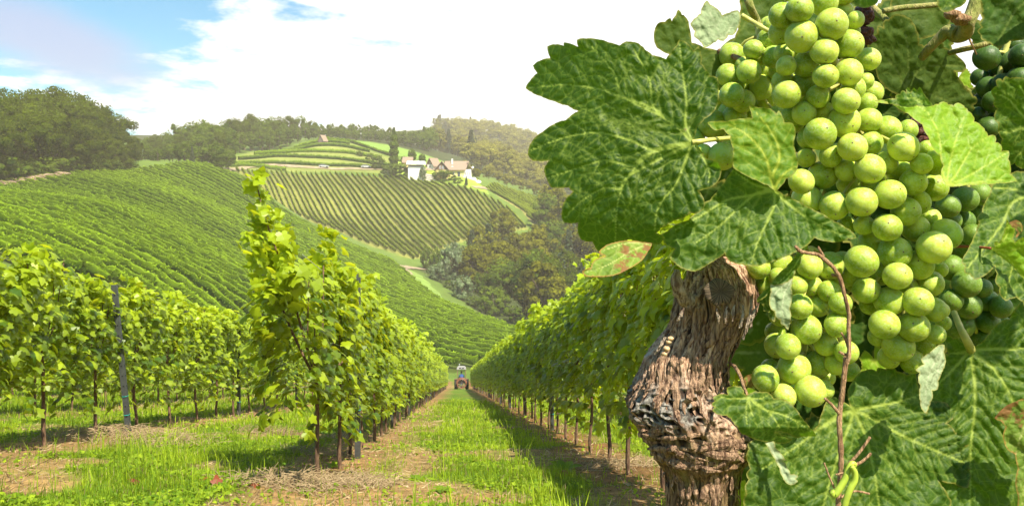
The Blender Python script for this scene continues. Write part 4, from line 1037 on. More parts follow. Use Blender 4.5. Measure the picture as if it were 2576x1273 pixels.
M['leaf_deep'] = material('leaf_deep', b_hero, spots=.29)
M['leaf_mid'] = material('leaf_mid', b_hero, dark=(.022, .060, .003), light=(.058, .120, .008), spots=.31)
M['leaf_bright'] = material('leaf_bright', b_hero, dark=(.13, .27, .008), light=(.22, .38, .014), vein=(.42, .50, .07), trans=(.45, .62, .02), tf=.4, net=.35, cell=220.0, bump=.35, rough=.45)
M['leaf_olive'] = material('leaf_olive', b_hero, dark=(.035, .07, .008), light=(.07, .12, .014), vein=(.14, .18, .03), trans=(.16, .24, .01), tf=.35, net=.4, bump=.4, rough=.6, spec=.25)
M['leaf_pale'] = material('leaf_pale', b_hero, dark=(.20, .27, .14), light=(.36, .43, .26), vein=(.42, .46, .30), trans=(.25, .35, .10), tf=.15, net=.2, bump=.6, rough=.8, spec=.15)
M['leaf_worn'] = material('leaf_worn', b_hero, dark=(.07, .14, .012), light=(.18, .27, .03), vein=(.40, .42, .14), trans=(.35, .40, .05), tf=.25, net=.3, bump=.8, rough=.6, edgec=(.35, .12, .04), spots=.50)
M['leaf_dead'] = material('leaf_dead', b_hero, dark=(.16, .035, .015), light=(.34, .13, .05), vein=(.40, .2, .08), trans=(.4, .12, .04), tf=.2, net=.3, bump=.9, rough=.7, edgec=(.30, .10, .04))
M['leaf_lit'] = material('leaf_lit', b_hero, dark=(.06, .15, .005), light=(.12, .23, .008), vein=(.42, .46, .05), trans=(.35, .5, .02), tf=.38, spots=.28, bump=.35)  # brighter leaf copy, sunlight put into its colour
M['leaf_shade'] = material('leaf_shade', b_hero, dark=(.02, .05, .006), light=(.05, .12, .012), vein=(.12, .17, .03), trans=(.10, .18, .01), tf=.3, net=.3, bump=.4, rough=.6, spec=.2)  # duller leaf copy, shade behind the bunches put into its colours
M['petiole'] = material('petiole', b_simple, col=(.48, .46, .12), rough=.5, scale=90, var=.25)
M['petiole_red'] = material('petiole_red', b_simple, col=(.33, .07, .04), rough=.5, scale=90)
M['cane'] = material('cane', b_bark, a=(.24, .12, .055), b=(.52, .32, .17), sc_=(420, 420, 60))
M['green_cane'] = material('green_cane', b_bark, a=(.22, .24, .05), b=(.36, .30, .12), sc_=(160, 160, 40))
M['tendril'] = material('tendril', b_simple, col=(.36, .46, .05), rough=.45, scale=120, var=.2)

old = empty('old_grapevine', (.30, .53, -1.02)); tag(old, 'gnarled old grapevine with peeling bark, large leaves and twigs filling the right side', 'grapevine')
OW = np.array([.30, .53, -1.02])
def part(name, me, label=None):
    o = obj(name, me, old, (-OW[0], -OW[1], -OW[2]))
    if label: o['label'] = label
    return o

def seg_dist(P, A, B):
    d = B - A; L = (d * d).sum(-1) + 1e-9
    t = np.clip(((P[:, None] - A[None]) * d[None]).sum(-1) / L[None], 0, 1)
    q = A[None] + t[..., None] * d[None]
    return np.linalg.norm(P[:, None] - q, axis=-1)

def hero_leaf(outline, J, prim, Y, mat, label=None, gx=0.0, gy=0.0, bow=0.0, wave=0.0, sp_=5.0, seed=0, quilt=.0009, tooth=2.2, fold=None, secondary=True, vw=3.2):
    """outline, junction and main veins in picture pixels at distance Y; gx, gy tilt (metres of depth per 100 px), bow curls the rim"""
    rs = np.random.RandomState(seed + 1)
    O = np.array(outline, float); J = np.array(J, float)
    # rim: resample and give it small uneven teeth
    seg = np.roll(O, -1, 0) - O; L = np.hypot(*seg.T); pts = []
    for k in range(len(O)):
        n = max(1, int(L[k] / (sp_ * .9))); nr = np.array([seg[k][1], -seg[k][0]]) / (L[k] + 1e-9)
        for i in range(n):
            f = i / n; bulge = tooth * math.sin(math.pi * f) if L[k] > 8 else 0
            pts.append(O[k] + seg[k] * f - nr * 0 + nr * (bulge * SGN(O)) * .6 + rs.normal(0, .35, 2))
    rim = np.array(pts)
    x0, y0 = rim.min(0); x1, y1 = rim.max(0)
    gxs, gys = np.meshgrid(np.arange(x0, x1, sp_), np.arange(y0, y1, sp_ * .87)); gxs = gxs + (np.arange(gxs.shape[0]) % 2)[:, None] * sp_ / 2
    G = np.c_[gxs.ravel(), gys.ravel()]; G = G + rs.normal(0, sp_ * .10, G.shape)
    G = G[inpoly(G[:, 0], G[:, 1], rim)]
    dr = seg_dist(G, rim, np.roll(rim, -1, 0)).min(1); G = G[dr > sp_ * .55]
    # veins
    S = []
    prim = [catmull(np.array([tuple(J)] + [tuple(p) for p in pl_]), 6) for pl_ in prim]
    tot = [np.r_[0, np.cumsum(np.hypot(*np.diff(p, axis=0).T))] for p in prim]
    for p, T_ in zip(prim, tot):
        wv = vw * (1 - .75 * T_ / T_[-1])
        for k in range(len(p) - 1): S.append((p[k], p[k + 1], wv[k]))
    if secondary:
        PA = np.array([s[0] for s in S]); PB = np.array([s[1] for s in S])
        for p, T_ in zip(prim, tot):
            step = 46 + rs.uniform(-4, 4); s = step * .7; side = 1
            while s < T_[-1] * .93:
                q = np.array([np.interp(s, T_, p[:, 0]), np.interp(s, T_, p[:, 1])]); q2 = np.array([np.interp(s + 4, T_, p[:, 0]), np.interp(s + 4, T_, p[:, 1])])
                a0 = math.atan2(*(q2 - q)[::-1])
                for sd in (1, -1):
                    a = a0 + sd * math.radians(48); c = q + 0; mx = .55 * (T_[-1] - s) + 22; run = 0
                    while run < mx:
                        nx = c + 6 * np.array([math.cos(a), math.sin(a)])
                        if not inpoly(nx[:1], nx[1:], rim)[0]: break
                        if run > 14 and seg_dist(nx[None], PA, PB).min() < 12: break
                        S.append((c, nx, -max(1.6, vw * .5) * (1 - .4 * run / mx))); c = nx; run += 6; a -= sd * .012
                s += step / 1.25
    A = np.array([s[0] for s in S]); B = np.array([s[1] for s in S]); W = np.array([s[2] for s in S])
    pts2 = [Vector(p) for p in rim] + [Vector(p) for p in G]; n = len(rim)
    out = delaunay_2d_cdt(pts2, [(k, (k + 1) % n) for k in range(n)], [list(range(n))], 2, 1e-4)
    P = np.array([tuple(v) for v in out[0]]); T = np.array([f for f in out[2] if len(f) == 3])
    D = seg_dist(P, A, B); dmin = D.min(1)
    amp = np.where(W > 0, 1.0, .36); vein = (amp[None] * np.clip(1.45 - .8 * D / np.abs(W)[None], 0, 1)).max(1)
    de = seg_dist(P, rim, np.roll(rim, -1, 0)).min(1); edge = np.clip(1 - de / 3.5, 0, 1)
    d = P - J; rad = np.hypot(d[:, 0], d[:, 1]); Rm = rad.max(); th = np.arctan2(d[:, 1], d[:, 0])
    dep = Y + gx * d[:, 0] / 100 + gy * d[:, 1] / 100 + bow * (rad / Rm) ** 2 + wave * np.sin(th * 5 + seed) * (rad / Rm) ** 1.5
    lump = (fbm(P[:, 0], P[:, 1], 34, 3, seed) - .5) * .006 * min(1, Rm / 150)
    dep = dep + lump - quilt * np.minimum(1, dmin / 11) ** .7 * (.6 + .8 * vnoise(P[:, 0], P[:, 1], 16, seed))
    if fold is not None: dep = dep + fold(P[:, 0], P[:, 1])
    V = np.c_[(P[:, 0] - CU) / F * dep, dep, (HV - P[:, 1]) / F * dep]
    me = mesh_np('leaf', V, T, M[mat], True, {'vein': vein, 'edge': edge})
    return part('leaf', me, label)
def SGN(O):
    x, y = O[:, 0], O[:, 1]; return 1.0 if (x * np.roll(y, -1) - np.roll(x, -1) * y).sum() > 0 else -1.0
def stalk(pts, Ys, r, mat, name='petiole', label=None, n=8, bumpy=.0):
    P = catmull(np.array([pt(u, v, y_) for (u, v), y_ in zip(pts, Ys)]), 8); r_ = np.interp(np.linspace(0, 1, len(P)), np.linspace(0, 1, len(r)), r)
    if bumpy: r_ = r_ * (1 + bumpy * R.uniform(-1, 1, len(r_))); P = P + R.normal(0, bumpy * r_.mean() * .6, P.shape)
    b = MB(); b.tube(P, r_, n); return part(name, b.mesh(name, M[mat], True), label)

# big left leaf
L1 = Z1([(57, 300), (75, 268), (112, 228), (92, 190), (130, 165), (175, 155), (160, 100), (195, 88), (240, 95), (245, 78), (310, 100), (305, 65), (350, 60), (415, 65), (460, 80), (510, 95), (545, 75), (600, 82), (640, 120), (670, 140), (735, 160), (760, 130), (790, 90), (800, 66), (835, 80), (870, 120), (893, 98), (905, 140), (905, 180), (920, 200), (950, 240), (985, 250), (990, 330), (985, 380), (960, 420), (920, 450), (885, 485), (872, 540),
         (885, 575), (930, 640), (985, 660), (1003, 700), (990, 745), (950, 780), (890, 795), (910, 820), (922, 850), (915, 885), (880, 905), (850, 900), (840, 915), (770, 940), (710, 975), (690, 1000), (730, 1020), (700, 1055), (640, 1045), (560, 1030), (500, 1045), (455, 1060), (410, 1090), (380, 1040), (330, 1035), (310, 1000), (310, 950), (245, 950), (230, 920), (240, 850), (285, 800), (265, 780), (180, 780), (160, 740), (145, 690), (170, 650), (90, 650), (68, 620), (75, 580), (100, 540), (140, 510), (200, 470), (250, 455), (310, 410), (260, 385), (200, 365), (130, 340), (85, 320)])
def f1(u, v): return .035 * np.clip((1620 - u) / 330, 0, 1) ** 1.6 + .03 * np.clip((v - 520) / 130, 0, 1) ** 2
hero_leaf(L1, Z1([(862, 562)])[0], [Z1(p) for p in (
    [(790, 485), (680, 400), (520, 340), (380, 298), (230, 285), (60, 300)], [(780, 580), (680, 605), (590, 680), (520, 790), (497, 900), (490, 1035)], [(760, 575), (670, 598), (560, 550), (400, 515), (240, 540), (80, 600)],
    [(815, 690), (780, 770), (700, 870), (680, 990)], [(830, 470), (835, 380), (820, 250), (800, 80)], [(900, 610), (945, 700), (940, 760)],
    [(790, 485), (680, 400), (655, 260), (600, 150), (560, 85)], [(760, 460), (540, 345), (490, 240), (440, 170), (350, 70)], [(640, 620), (585, 675), (440, 650), (300, 690), (160, 735)], [(560, 720), (515, 785), (440, 780), (320, 850), (245, 925)])],
    .455, 'leaf_deep', 'large dark green leaf with pale yellow veins at the far left of the old vine', gx=-.006, gy=-.004, bow=.006, wave=.004, seed=3, fold=f1, sp_=4.2, quilt=.0014, vw=3.0)
stalk(Z1([(862, 562), (910, 555), (970, 547), (1060, 540)]), [.455, .455, .47, .50], [.0016, .0013, .0014], 'petiole')
# folded leaf with red tip below it
hero_leaf(Z1([(410, 1090), (450, 1055), (540, 1035), (640, 1045), (668, 1050), (650, 1085), (620, 1130), (560, 1170), (480, 1205), (400, 1210), (345, 1205), (330, 1183), (370, 1170), (390, 1130), (440, 1110)]), Z1([(650, 1050)])[0],
    [Z1([(560, 1090), (460, 1150), (350, 1190)]), Z1([(540, 1050), (430, 1085)])], .445, 'leaf_worn', 'folded yellow green leaf with red brown withered tip', gx=.012, gy=-.02, sp_=3.5, seed=5, vw=1.6)
hero_leaf(Z1([(330, 1183), (370, 1168), (395, 1150), (420, 1165), (470, 1180), (510, 1190), (470, 1206), (400, 1212), (345, 1207)]), Z1([(480, 1185)])[0], [Z1([(400, 1190), (345, 1190)])], .438, 'leaf_dead', 'curled red brown dead tip', sp_=3, seed=6, vw=1)
# middle leaf: upper curled lobe and lower broad blade
J2 = (1948, 479)
hero_leaf(ZA([(135, 740), (200, 733), (250, 735), (300, 722), (350, 718), (405, 715), (400, 680), (388, 640), (440, 650), (500, 655), (530, 668), (550, 690), (565, 668), (585, 700), (600, 740), (650, 745), (668, 800), (655, 850), (655, 880), (668, 930), (683, 1000), (660, 1050), (610, 1080), (575, 1130), (545, 1152), (500, 1120), (430, 1090), (330, 1040), (290, 1010), (290, 900), (270, 820), (230, 780), (180, 790), (150, 760)]), J2,
    [ZA(p) for p in ([(520, 1080), (480, 940), (380, 820), (250, 745)], [(530, 1060), (570, 960), (550, 850), (480, 740), (400, 650)], [(560, 1100), (610, 1040), (680, 1000)])], .455, 'leaf_lit', 'curled upper lobe of the leaf beside the lower end of the big left leaf', gx=-.004, gy=-.006, bow=-.004, seed=8, sp_=4.2, quilt=.0005)
hero_leaf(ZA([(545, 1145), (600, 1180), (660, 1205), (720, 1240), (790, 1275), (860, 1310), (900, 1335), (970, 1375), (1020, 1410), (1032, 1438), (985, 1443), (920, 1463), (860, 1458), (780, 1438), (720, 1493), (660, 1525), (600, 1553), (540, 1575), (480, 1593), (430, 1608), (350, 1598), (290, 1585), (262, 1570), (240, 1530), (150, 1590), (60, 1640), (-20, 1620), (-60, 1590), (-90, 1560), (-60, 1500), (-110, 1480), (-150, 1420), (-110, 1400), (-60, 1360), (20, 1330), (60, 1290), (100, 1260), (80, 1240), (150, 1210), (190, 1160), (240, 1100), (290, 1020), (400, 1050), (480, 1100)]), J2,
    [ZA(p) for p in ([(430, 1170), (330, 1250), (200, 1370), (60, 1470)], [(540, 1230), (500, 1330), (440, 1460), (400, 1590)], [(610, 1220), (760, 1330), (900, 1400), (1020, 1430)], [(420, 1115), (330, 1060), (290, 1030)], [(400, 1180), (250, 1210), (100, 1300), (-60, 1390)])], .470, 'leaf_mid', 'broad bright leaf spread over the top of the gnarled trunk', gx=-.004, gy=-.012, bow=.004, wave=.003, seed=9, sp_=4.5, quilt=.0014)
# right bright leaf and its dark upper fold
hero_leaf(ZA([(1140, 612), (1210, 612), (1280, 628), (1350, 640), (1380, 638), (1410, 630), (1440, 640), (1500, 638), (1530, 630), (1560, 615), (1590, 632), (1620, 640), (1650, 622), (1690, 650), (1708, 670), (1740, 705), (1745, 735), (1790, 762), (1810, 790), (1830, 822), (1872, 820), (1875, 860), (1908, 878), (1910, 915), (1955, 912), (1950, 960), (1965, 1000), (1963, 1050), (2003, 1095), (1900, 1106), (1800, 1110), (1700, 1118), (1582, 1127), (1545, 1060), (1560, 1000), (1540, 940), (1500, 900), (1470, 830), (1430, 750), (1350, 690), (1250, 630)]), ZA([(1578, 1118)])[0],
    [ZA(p) for p in ([(1600, 980), (1640, 830), (1700, 670)], [(1545, 990), (1540, 850), (1480, 700), (1400, 640)], [(1680, 1080), (1800, 1010), (1955, 915)], [(1700, 1110), (1850, 1090), (1990, 1095)], [(1640, 1050), (1730, 900), (1830, 825)])], .452, 'leaf_bright', 'sunlit yellow green leaf with toothed rim on the right of the big bunch', gx=.004, gy=-.012, seed=12, sp_=4.2, tooth=3.5, quilt=.0007, vw=2.4)
hero_leaf(ZA([(1140, 610), (1200, 604), (1270, 597), (1275, 573), (1300, 570), (1310, 548), (1335, 562), (1342, 528), (1365, 558), (1380, 533), (1400, 555), (1417, 527), (1435, 560), (1455, 590), (1475, 612), (1495, 640), (1440, 645), (1400, 638), (1350, 648), (1250, 632)]), ZA([(1470, 640)])[0], [ZA([(1400, 600), (1300, 590), (1180, 606)]), ZA([(1440, 600), (1415, 540)]), ZA([(1380, 600), (1340, 540)])], .460, 'leaf_mid', 'dark folded back edge of the sunlit yellow green leaf', sp_=4, seed=13, tooth=2.5, gx=-.01, vw=1.6)
# olive leaf behind
hero_leaf(ZA([(1100, 270), (1130, 225), (1160, 205), (1165, 160), (1195, 165), (1200, 130), (1230, 120), (1260, 95), (1300, 92), (1340, 105), (1370, 130), (1395, 180), (1410, 230), (1412, 270), (1445, 280), (1480, 262), (1510, 258), (1530, 262), (1550, 258), (1560, 285), (1600, 310), (1650, 345), (1695, 395), (1690, 425), (1655, 440), (1625, 430), (1640, 460), (1690, 530), (1740, 580), (1765, 600), (1755, 630), (1735, 640), (1760, 690), (1778, 735), (1740, 780), (1500, 760), (1380, 600), (1250, 560), (1180, 500), (1150, 420), (1120, 340)]), ZA([(1330, 540)])[0],
    [ZA(p) for p in ([(1280, 430), (1200, 330), (1140, 260)], [(1350, 430), (1340, 260), (1300, 110)], [(1400, 440), (1480, 400), (1680, 400)], [(1440, 560), (1560, 600), (1740, 700)])], .60, 'leaf_olive', 'olive shaded leaf behind the big grape bunch, its underside facing', gx=.01, gy=.01, seed=15, sp_=5.5, quilt=.001, vw=2.0, tooth=3.5)
# right edge leaves
hero_leaf(ZA([(1875, 487), (1900, 475), (1915, 490), (1935, 462), (1960, 475), (1990, 470), (2010, 468), (2060, 480), (2200, 540), (2220, 900), (2120, 1080), (2046, 1020), (2010, 1010), (1990, 985), (1960, 1000), (1950, 960), (1920, 930), (1905, 880), (1915, 840), (1890, 800), (1893, 750), (1870, 720), (1868, 690), (1885, 660), (1862, 630), (1870, 600), (1848, 560), (1860, 535), (1885, 520)]), ZA([(2120, 760)])[0],
    [ZA(p) for p in ([(2030, 690), (1950, 600), (1860, 560)], [(2080, 620), (2030, 540), (1990, 475)], [(2020, 780), (1950, 800), (1890, 790)], [(2060, 880), (2000, 950), (1985, 985)])], .50, 'leaf_mid', 'grey green toothed leaf cut by the right picture edge at mid height', gx=.0, gy=.01, seed=17, sp_=4.5)
hero_leaf(ZB([(1858, -10), (1840, 60), (1805, 120), (1790, 170), (1762, 200), (1775, 230), (1755, 290), (1735, 340), (1705, 400), (1668, 470), (1690, 490), (1685, 530), (1720, 545), (1752, 577), (1790, 560), (1830, 535), (1870, 490), (1882, 540), (1872, 590), (1900, 620), (1898, 660), (1935, 702), (1960, 690), (2000, 680), (2040, 710), (2060, 760), (2180, 700), (2200, 300), (2180, -60), (2000, -80)]), ZB([(2110, 60)])[0],
    [ZB(p) for p in ([(1980, 110), (1900, 260), (1700, 510)], [(2040, 300), (1970, 520), (1930, 690)], [(1980, 30), (1860, 20)], [(2100, 350), (2060, 740)])], .485, 'leaf_mid', 'grey green leaf hanging below the right edge leaf, its lobes dappled with shade', gx=.004, gy=-.01, seed=19, sp_=4.5, wave=.004)
hero_leaf(ZB([(1942, 212), (1955, 235), (1975, 260), (1990, 262), (1988, 300), (1975, 330), (1990, 350), (2020, 330), (2046, 318), (2080, 330), (2110, 380), (2100, 500), (2070, 590), (2046, 572), (2000, 520), (1975, 490), (1940, 460), (1900, 435), (1870, 405), (1843, 385), (1870, 372), (1868, 345), (1895, 352), (1910, 335), (1925, 300), (1938, 255)]), ZB([(1845, 386)])[0],
    [ZB(p) for p in ([(1910, 350), (1950, 290), (1945, 225)], [(1950, 400), (2046, 380)], [(1940, 440), (2046, 560)])], .455, 'leaf_bright', 'small angular yellow leaf on a red stalk at the right edge', gx=-.006, gy=.004, seed=21, sp_=4, vw=1.8, quilt=.0006)
hero_leaf(ZB([(1950, 240), (1975, 222), (2000, 215), (2030, 235), (2038, 270), (2020, 300), (1995, 322), (2010, 290), (1990, 262)]), ZB([(1995, 300)])[0], [ZB([(2000, 260), (1975, 230)])], .46, 'leaf_worn', None, sp_=4, seed=22, vw=1.2)
stalk(ZB([(1845, 386), (1760, 378), (1690, 375), (1600, 376)]), [.455, .47, .49, .51], [.0007, .0007, .001], 'petiole_red')
# bottom right leaves
hero_leaf(ZC([(1870, 50), (1900, 45), (1935, 62), (1960, 60), (1990, 85), (2050, 125), (2090, 125), (2130, 100), (2160, 75), (2190, 30), (2230, -20), (2300, -70), (2340, -75), (2380, -150), (2443, -220), (2560, -240), (2700, 100), (2700, 900), (2600, 1400), (2200, 1500), (1900, 1350), (1800, 1150), (1760, 900), (1700, 600), (1700, 400), (1800, 260), (1850, 170), (1900, 180), (1880, 110)]), ZC([(2060, 150)])[0],
    [ZC(p) for p in ([(2085, 350), (2090, 560), (2060, 860), (2055, 1270)], [(2230, 290), (2330, 450), (2443, 680)], [(2230, 140), (2400, 140), (2560, 90)], [(1930, 290), (1840, 380), (1740, 500)], [(1980, 170), (1900, 165)])], .515, 'leaf_mid', 'very large leaf in the lower right corner with its stalk joint near the top', gx=-.003, gy=-.006, seed=23, sp_=5, quilt=.0018, vw=3.6)
stalk(ZC([(2062, 150), (2035, 90), (1985, -10), (1940, -120)]), [.513, .505, .51, .54], [.0028, .0026, .0022, .002], 'petiole')
hero_leaf(ZC([(2230, 640), (2280, 660), (2310, 700), (2290, 770), (2320, 860), (2380, 900), (2400, 1000), (2380, 1100), (2400, 1200), (2400, 1300), (2600, 1320), (2640, 700), (2500, 480), (2380, 520), (2300, 560)]), ZC([(2560, 600)])[0], [ZC([(2450, 700), (2380, 900)]), ZC([(2480, 900), (2430, 1250)])], .47, 'leaf_worn', 'torn pale leaf edge at the lower right with holes and dry rims', gx=.0, gy=0, seed=25, sp_=5, vw=2)
# lower centre leaf
hero_leaf(ZC([(1170, 445), (1200, 385), (1240, 330), (1275, 300), (1300, 295), (1340, 285), (1380, 300), (1390, 275), (1440, 285), (1500, 280), (1530, 300), (1600, 330), (1660, 310), (1690, 470), (1700, 540), (1740, 600), (1765, 512), (1810, 520), (1862, 518), (1900, 545), (1960, 605), (1940, 635), (1885, 675), (1910, 690), (1950, 740), (2010, 760), (2050, 800), (2055, 830), (2010, 845), (1995, 860), (2040, 890), (2070, 940), (2085, 985), (2040, 1010), (2062, 1050), (2050, 1090), (2040, 1140), (1990, 1135), (1940, 1110), (1830, 1090), (1850, 1130), (1880, 1160), (1900, 1210), (1920, 1230), (1905, 1300), (1800, 1400), (1400, 1500), (900, 1500), (500, 1420), (430, 1290), (420, 1230), (440, 1180), (430, 1130), (460, 1080), (440, 1040), (470, 1000), (455, 960), (440, 910), (460, 860), (450, 820), (560, 760), (700, 740), (850, 760), (930, 720), (960, 690), (1000, 560), (1030, 500), (1060, 480), (1100, 500), (1190, 550)]), ZC([(1218, 578)])[0],
    [ZC(p) for p in ([(1350, 640), (1520, 740), (1780, 860), (2075, 985)], [(1330, 560), (1540, 520), (1760, 450)], [(1300, 760), (1350, 960), (1390, 1190), (1420, 1450)], [(1180, 700), (1100, 920), (1000, 1250), (960, 1450)], [(1100, 620), (960, 720), (820, 830), (560, 1000)], [(1160, 520), (1090, 490)], [(1100, 640), (1000, 700), (850, 760), (700, 780)])], .500, 'leaf_mid', 'wide dark leaf below the lower bunch with veins spreading from its centre', gx=.002, gy=-.008, bow=.006, seed=27, sp_=5, quilt=.0017, vw=3.4)
# small leaf over the trunk, with a bitten hole drawn by its outline
hero_leaf(ZC([(300, 420), (350, 405), (380, 410), (410, 415), (425, 460), (440, 480), (480, 455), (510, 445), (525, 450), (560, 452), (600, 455), (640, 500), (690, 498), (720, 510), (760, 540), (790, 560), (830, 620), (860, 660), (880, 680), (900, 710), (925, 735), (945, 765), (890, 768), (850, 770), (800, 780), (765, 760), (735, 745), (690, 735), (650, 740), (700, 760), (735, 765), (745, 785), (775, 790), (740, 815), (700, 822), (640, 815), (600, 812), (540, 800), (480, 780), (440, 760), (400, 740), (375, 700), (350, 670), (330, 640), (300, 620), (230, 610), (195, 580), (215, 560), (190, 540), (215, 515), (200, 490), (250, 465), (310, 470)]), ZC([(455, 492)])[0],
    [ZC(p) for p in ([(560, 570), (720, 620), (850, 690), (930, 755)], [(480, 600), (520, 690)], [(440, 580), (445, 680)], [(340, 500), (230, 480)], [(560, 560), (640, 640), (720, 760)], [(540, 500), (600, 470)])], .432, 'leaf_mid', 'small pale green leaf hanging in front of the trunk below its knot', gx=.006, gy=-.008, seed=29, sp_=3.8, wave=.003, vw=2.0, fold=lambda u, v: .012 * np.clip((v - 1075) / 40, 0, 1))
hero_leaf(ZC([(570, 800), (640, 805), (650, 850), (720, 930), (735, 945), (700, 935), (740, 1000), (760, 1040), (815, 1050), (800, 1075), (815, 1090), (780, 1118), (735, 1112), (700, 1060), (680, 1000), (645, 930), (610, 870)]), ZC([(590, 810)])[0], [ZC([(650, 900), (710, 1030), (770, 1100)])], .436, 'leaf_pale', 'pale rolled leaf end hanging below the small leaf', sp_=3.5, seed=31, vw=1.5)
stalk(ZC([(455, 492), (440, 450), (425, 420), (400, 340), (360, 270), (330, 250)]), [.432, .434, .44, .46, .48, .50], [.0007, .0008, .0011, .0012], 'cane')
hero_leaf(ZC([(450, 330), (500, 320), (520, 380), (500, 440), (530, 450), (480, 435), (440, 410), (425, 350)]), ZC([(500, 430)])[0], [ZC([(470, 370), (450, 340)])], .50, 'leaf_worn', None, sp_=4, seed=32, vw=1)
hero_leaf(ZC([(440, 430), (470, 420), (520, 445), (500, 465), (460, 470), (445, 455)]), ZC([(450, 465)])[0], [ZC([(500, 450)])], .437, 'leaf_bright', None, sp_=4, seed=33, vw=1)
# pale hanging leaves
hero_leaf(ZC([(1870, 110), (1868, 160), (1880, 240), (1850, 310), (1825, 370), (1822, 430), (1780, 440), (1785, 490), (1770, 520), (1760, 550), (1735, 602), (1715, 580), (1700, 560), (1695, 510), (1688, 480), (1695, 400), (1680, 360), (1690, 310), (1660, 290), (1720, 250), (1700, 210), (1760, 170), (1830, 112)]), ZC([(1868, 120)])[0], [ZC([(1800, 230), (1740, 400), (1735, 590)]), ZC([(1840, 220), (1800, 380)])], .468, 'leaf_pale', 'pale felted leaf hanging edgewise beside the bottom of the big bunch', gx=.02, seed=35, sp_=3.6, vw=1.8, quilt=.0008)
hero_leaf(ZB([(515, 600), (540, 610), (585, 600), (620, 585), (652, 565), (640, 620), (645, 680), (632, 750), (640, 800), (622, 878), (600, 850), (582, 845), (575, 815), (550, 800), (540, 765), (515, 745), (508, 700), (518, 650)]), ZB([(645, 570)])[0], [ZB([(600, 660), (590, 760), (618, 860)]), ZB([(560, 640), (520, 700)])], .462, 'leaf_pale', 'pale felted leaf underside hanging at the left of the lower bunch', seed=37, sp_=3.5, vw=1.6, quilt=.0008)
hero_leaf(ZB([(740, 330), (768, 330), (745, 365), (725, 400), (700, 440), (690, 490), (665, 520), (655, 560), (620, 590), (560, 615), (520, 620), (500, 660), (470, 690), (430, 705), (450, 670), (500, 625), (530, 580), (560, 545), (610, 500), (650, 455), (690, 400)]), ZB([(750, 340)])[0], [ZB([(690, 450), (620, 540), (500, 650)])], .465, 'leaf_mid', 'narrow folded leaf running down to the pale hanging one', seed=39, sp_=3.5, vw=1.6)
hero_leaf(ZB([(430, 705), (500, 630), (520, 650), (505, 700), (515, 750), (545, 790), (540, 830), (500, 800), (505, 770), (470, 760), (480, 720), (450, 715)]), ZB([(500, 640)])[0], [ZB([(490, 700), (520, 800)])], .475, 'leaf_deep', None, seed=40, sp_=4, vw=1.2)
# withered scrap on top of the trunk
hero_leaf(Z1([(880, 1035), (900, 1020), (915, 1008), (935, 1030), (960, 1012), (985, 1005), (1000, 1030), (1010, 1050), (1025, 1075), (1030, 1095), (1010, 1115), (980, 1110), (950, 1100), (930, 1120), (900, 1110), (878, 1085)]), Z1([(955, 1110)])[0], [Z1([(940, 1060), (910, 1025)]), Z1([(975, 1060), (985, 1015)])], .475, 'leaf_worn', 'small withered leaf scrap on the broken top of the trunk', seed=41, sp_=3.5, vw=1.4)
hero_leaf(Z1([(870, 1110), (905, 1100), (930, 1120), (900, 1150), (915, 1175), (880, 1180), (855, 1150)]), Z1([(920, 1118)])[0], [Z1([(880, 1150)])], .49, 'leaf_mid', None, seed=42, sp_=4, vw=1.2)
# leaves at the top left of the bunch
hero_leaf(ZA([(128, 5), (150, 30), (192, 55), (225, 95), (270, 78), (320, 66), (335, 100), (330, 140), (315, 175), (295, 210), (262, 215), (232, 250), (200, 240), (170, 262), (118, 292), (100, 262), (80, 240), (55, 225), (60, 190), (42, 165), (32, 145), (70, 105), (95, 85), (105, 45)]), ZA([(235, 235)])[0], [ZA(p) for p in ([(200, 180), (140, 60)], [(160, 210), (60, 160)], [(270, 170), (310, 90)])], .54, 'leaf_pale', 'pale grey green leaf against the sky above the large left leaf', seed=43, sp_=4.5, gx=.01, vw=1.6, quilt=.0006)
hero_leaf(ZA([(-190, 230), (-180, 170), (-160, 140), (-120, 135), (-90, 110), (-80, 130), (-55, 95), (-40, 60), (-20, 90), (10, 110), (25, 160), (40, 260), (120, 290), (200, 310), (260, 330), (300, 420), (230, 500), (100, 480), (0, 400), (-100, 330), (-170, 290)]), ZA([(200, 318)])[0], [ZA(p) for p in ([(100, 260), (20, 200), (-40, 90)], [(60, 330), (-80, 280), (-180, 220)], [(150, 400), (110, 460)])], .58, 'leaf_olive', 'olive leaf showing above and behind the large left leaf', seed=45, sp_=5.5, vw=2.2)
hero_leaf(ZA([(330, -30), (335, 60), (325, 120), (320, 180), (300, 230), (260, 250), (215, 290), (225, 310), (200, 330), (190, 420), (260, 470), (380, 440), (470, 300), (560, 200), (620, 60), (600, -60), (450, -80)]), ZA([(210, 315)])[0], [ZA(p) for p in ([(300, 230), (380, 100), (400, -40)], [(300, 330), (420, 300)], [(220, 400), (215, 440)])], .60, 'leaf_olive', 'dark leaf behind the upper left side of the bunches', seed=47, sp_=6, gx=.01)
stalk(ZA([(205, 312), (270, 335), (340, 362), (420, 400)]), [.58, .57, .56, .56], [.0022, .002, .002], 'cane')
stalk(ZA([(340, 95), (400, 130), (470, 170), (520, 200)]), [.55, .55, .54, .54], [.0018, .0016, .0014], 'petiole')
stalk(ZA([(375, -20), (395, 50), (430, 120), (450, 200), (470, 260)]), [.56, .56, .57, .57, .57], [.003, .0026, .0022], 'green_cane', 'cane')
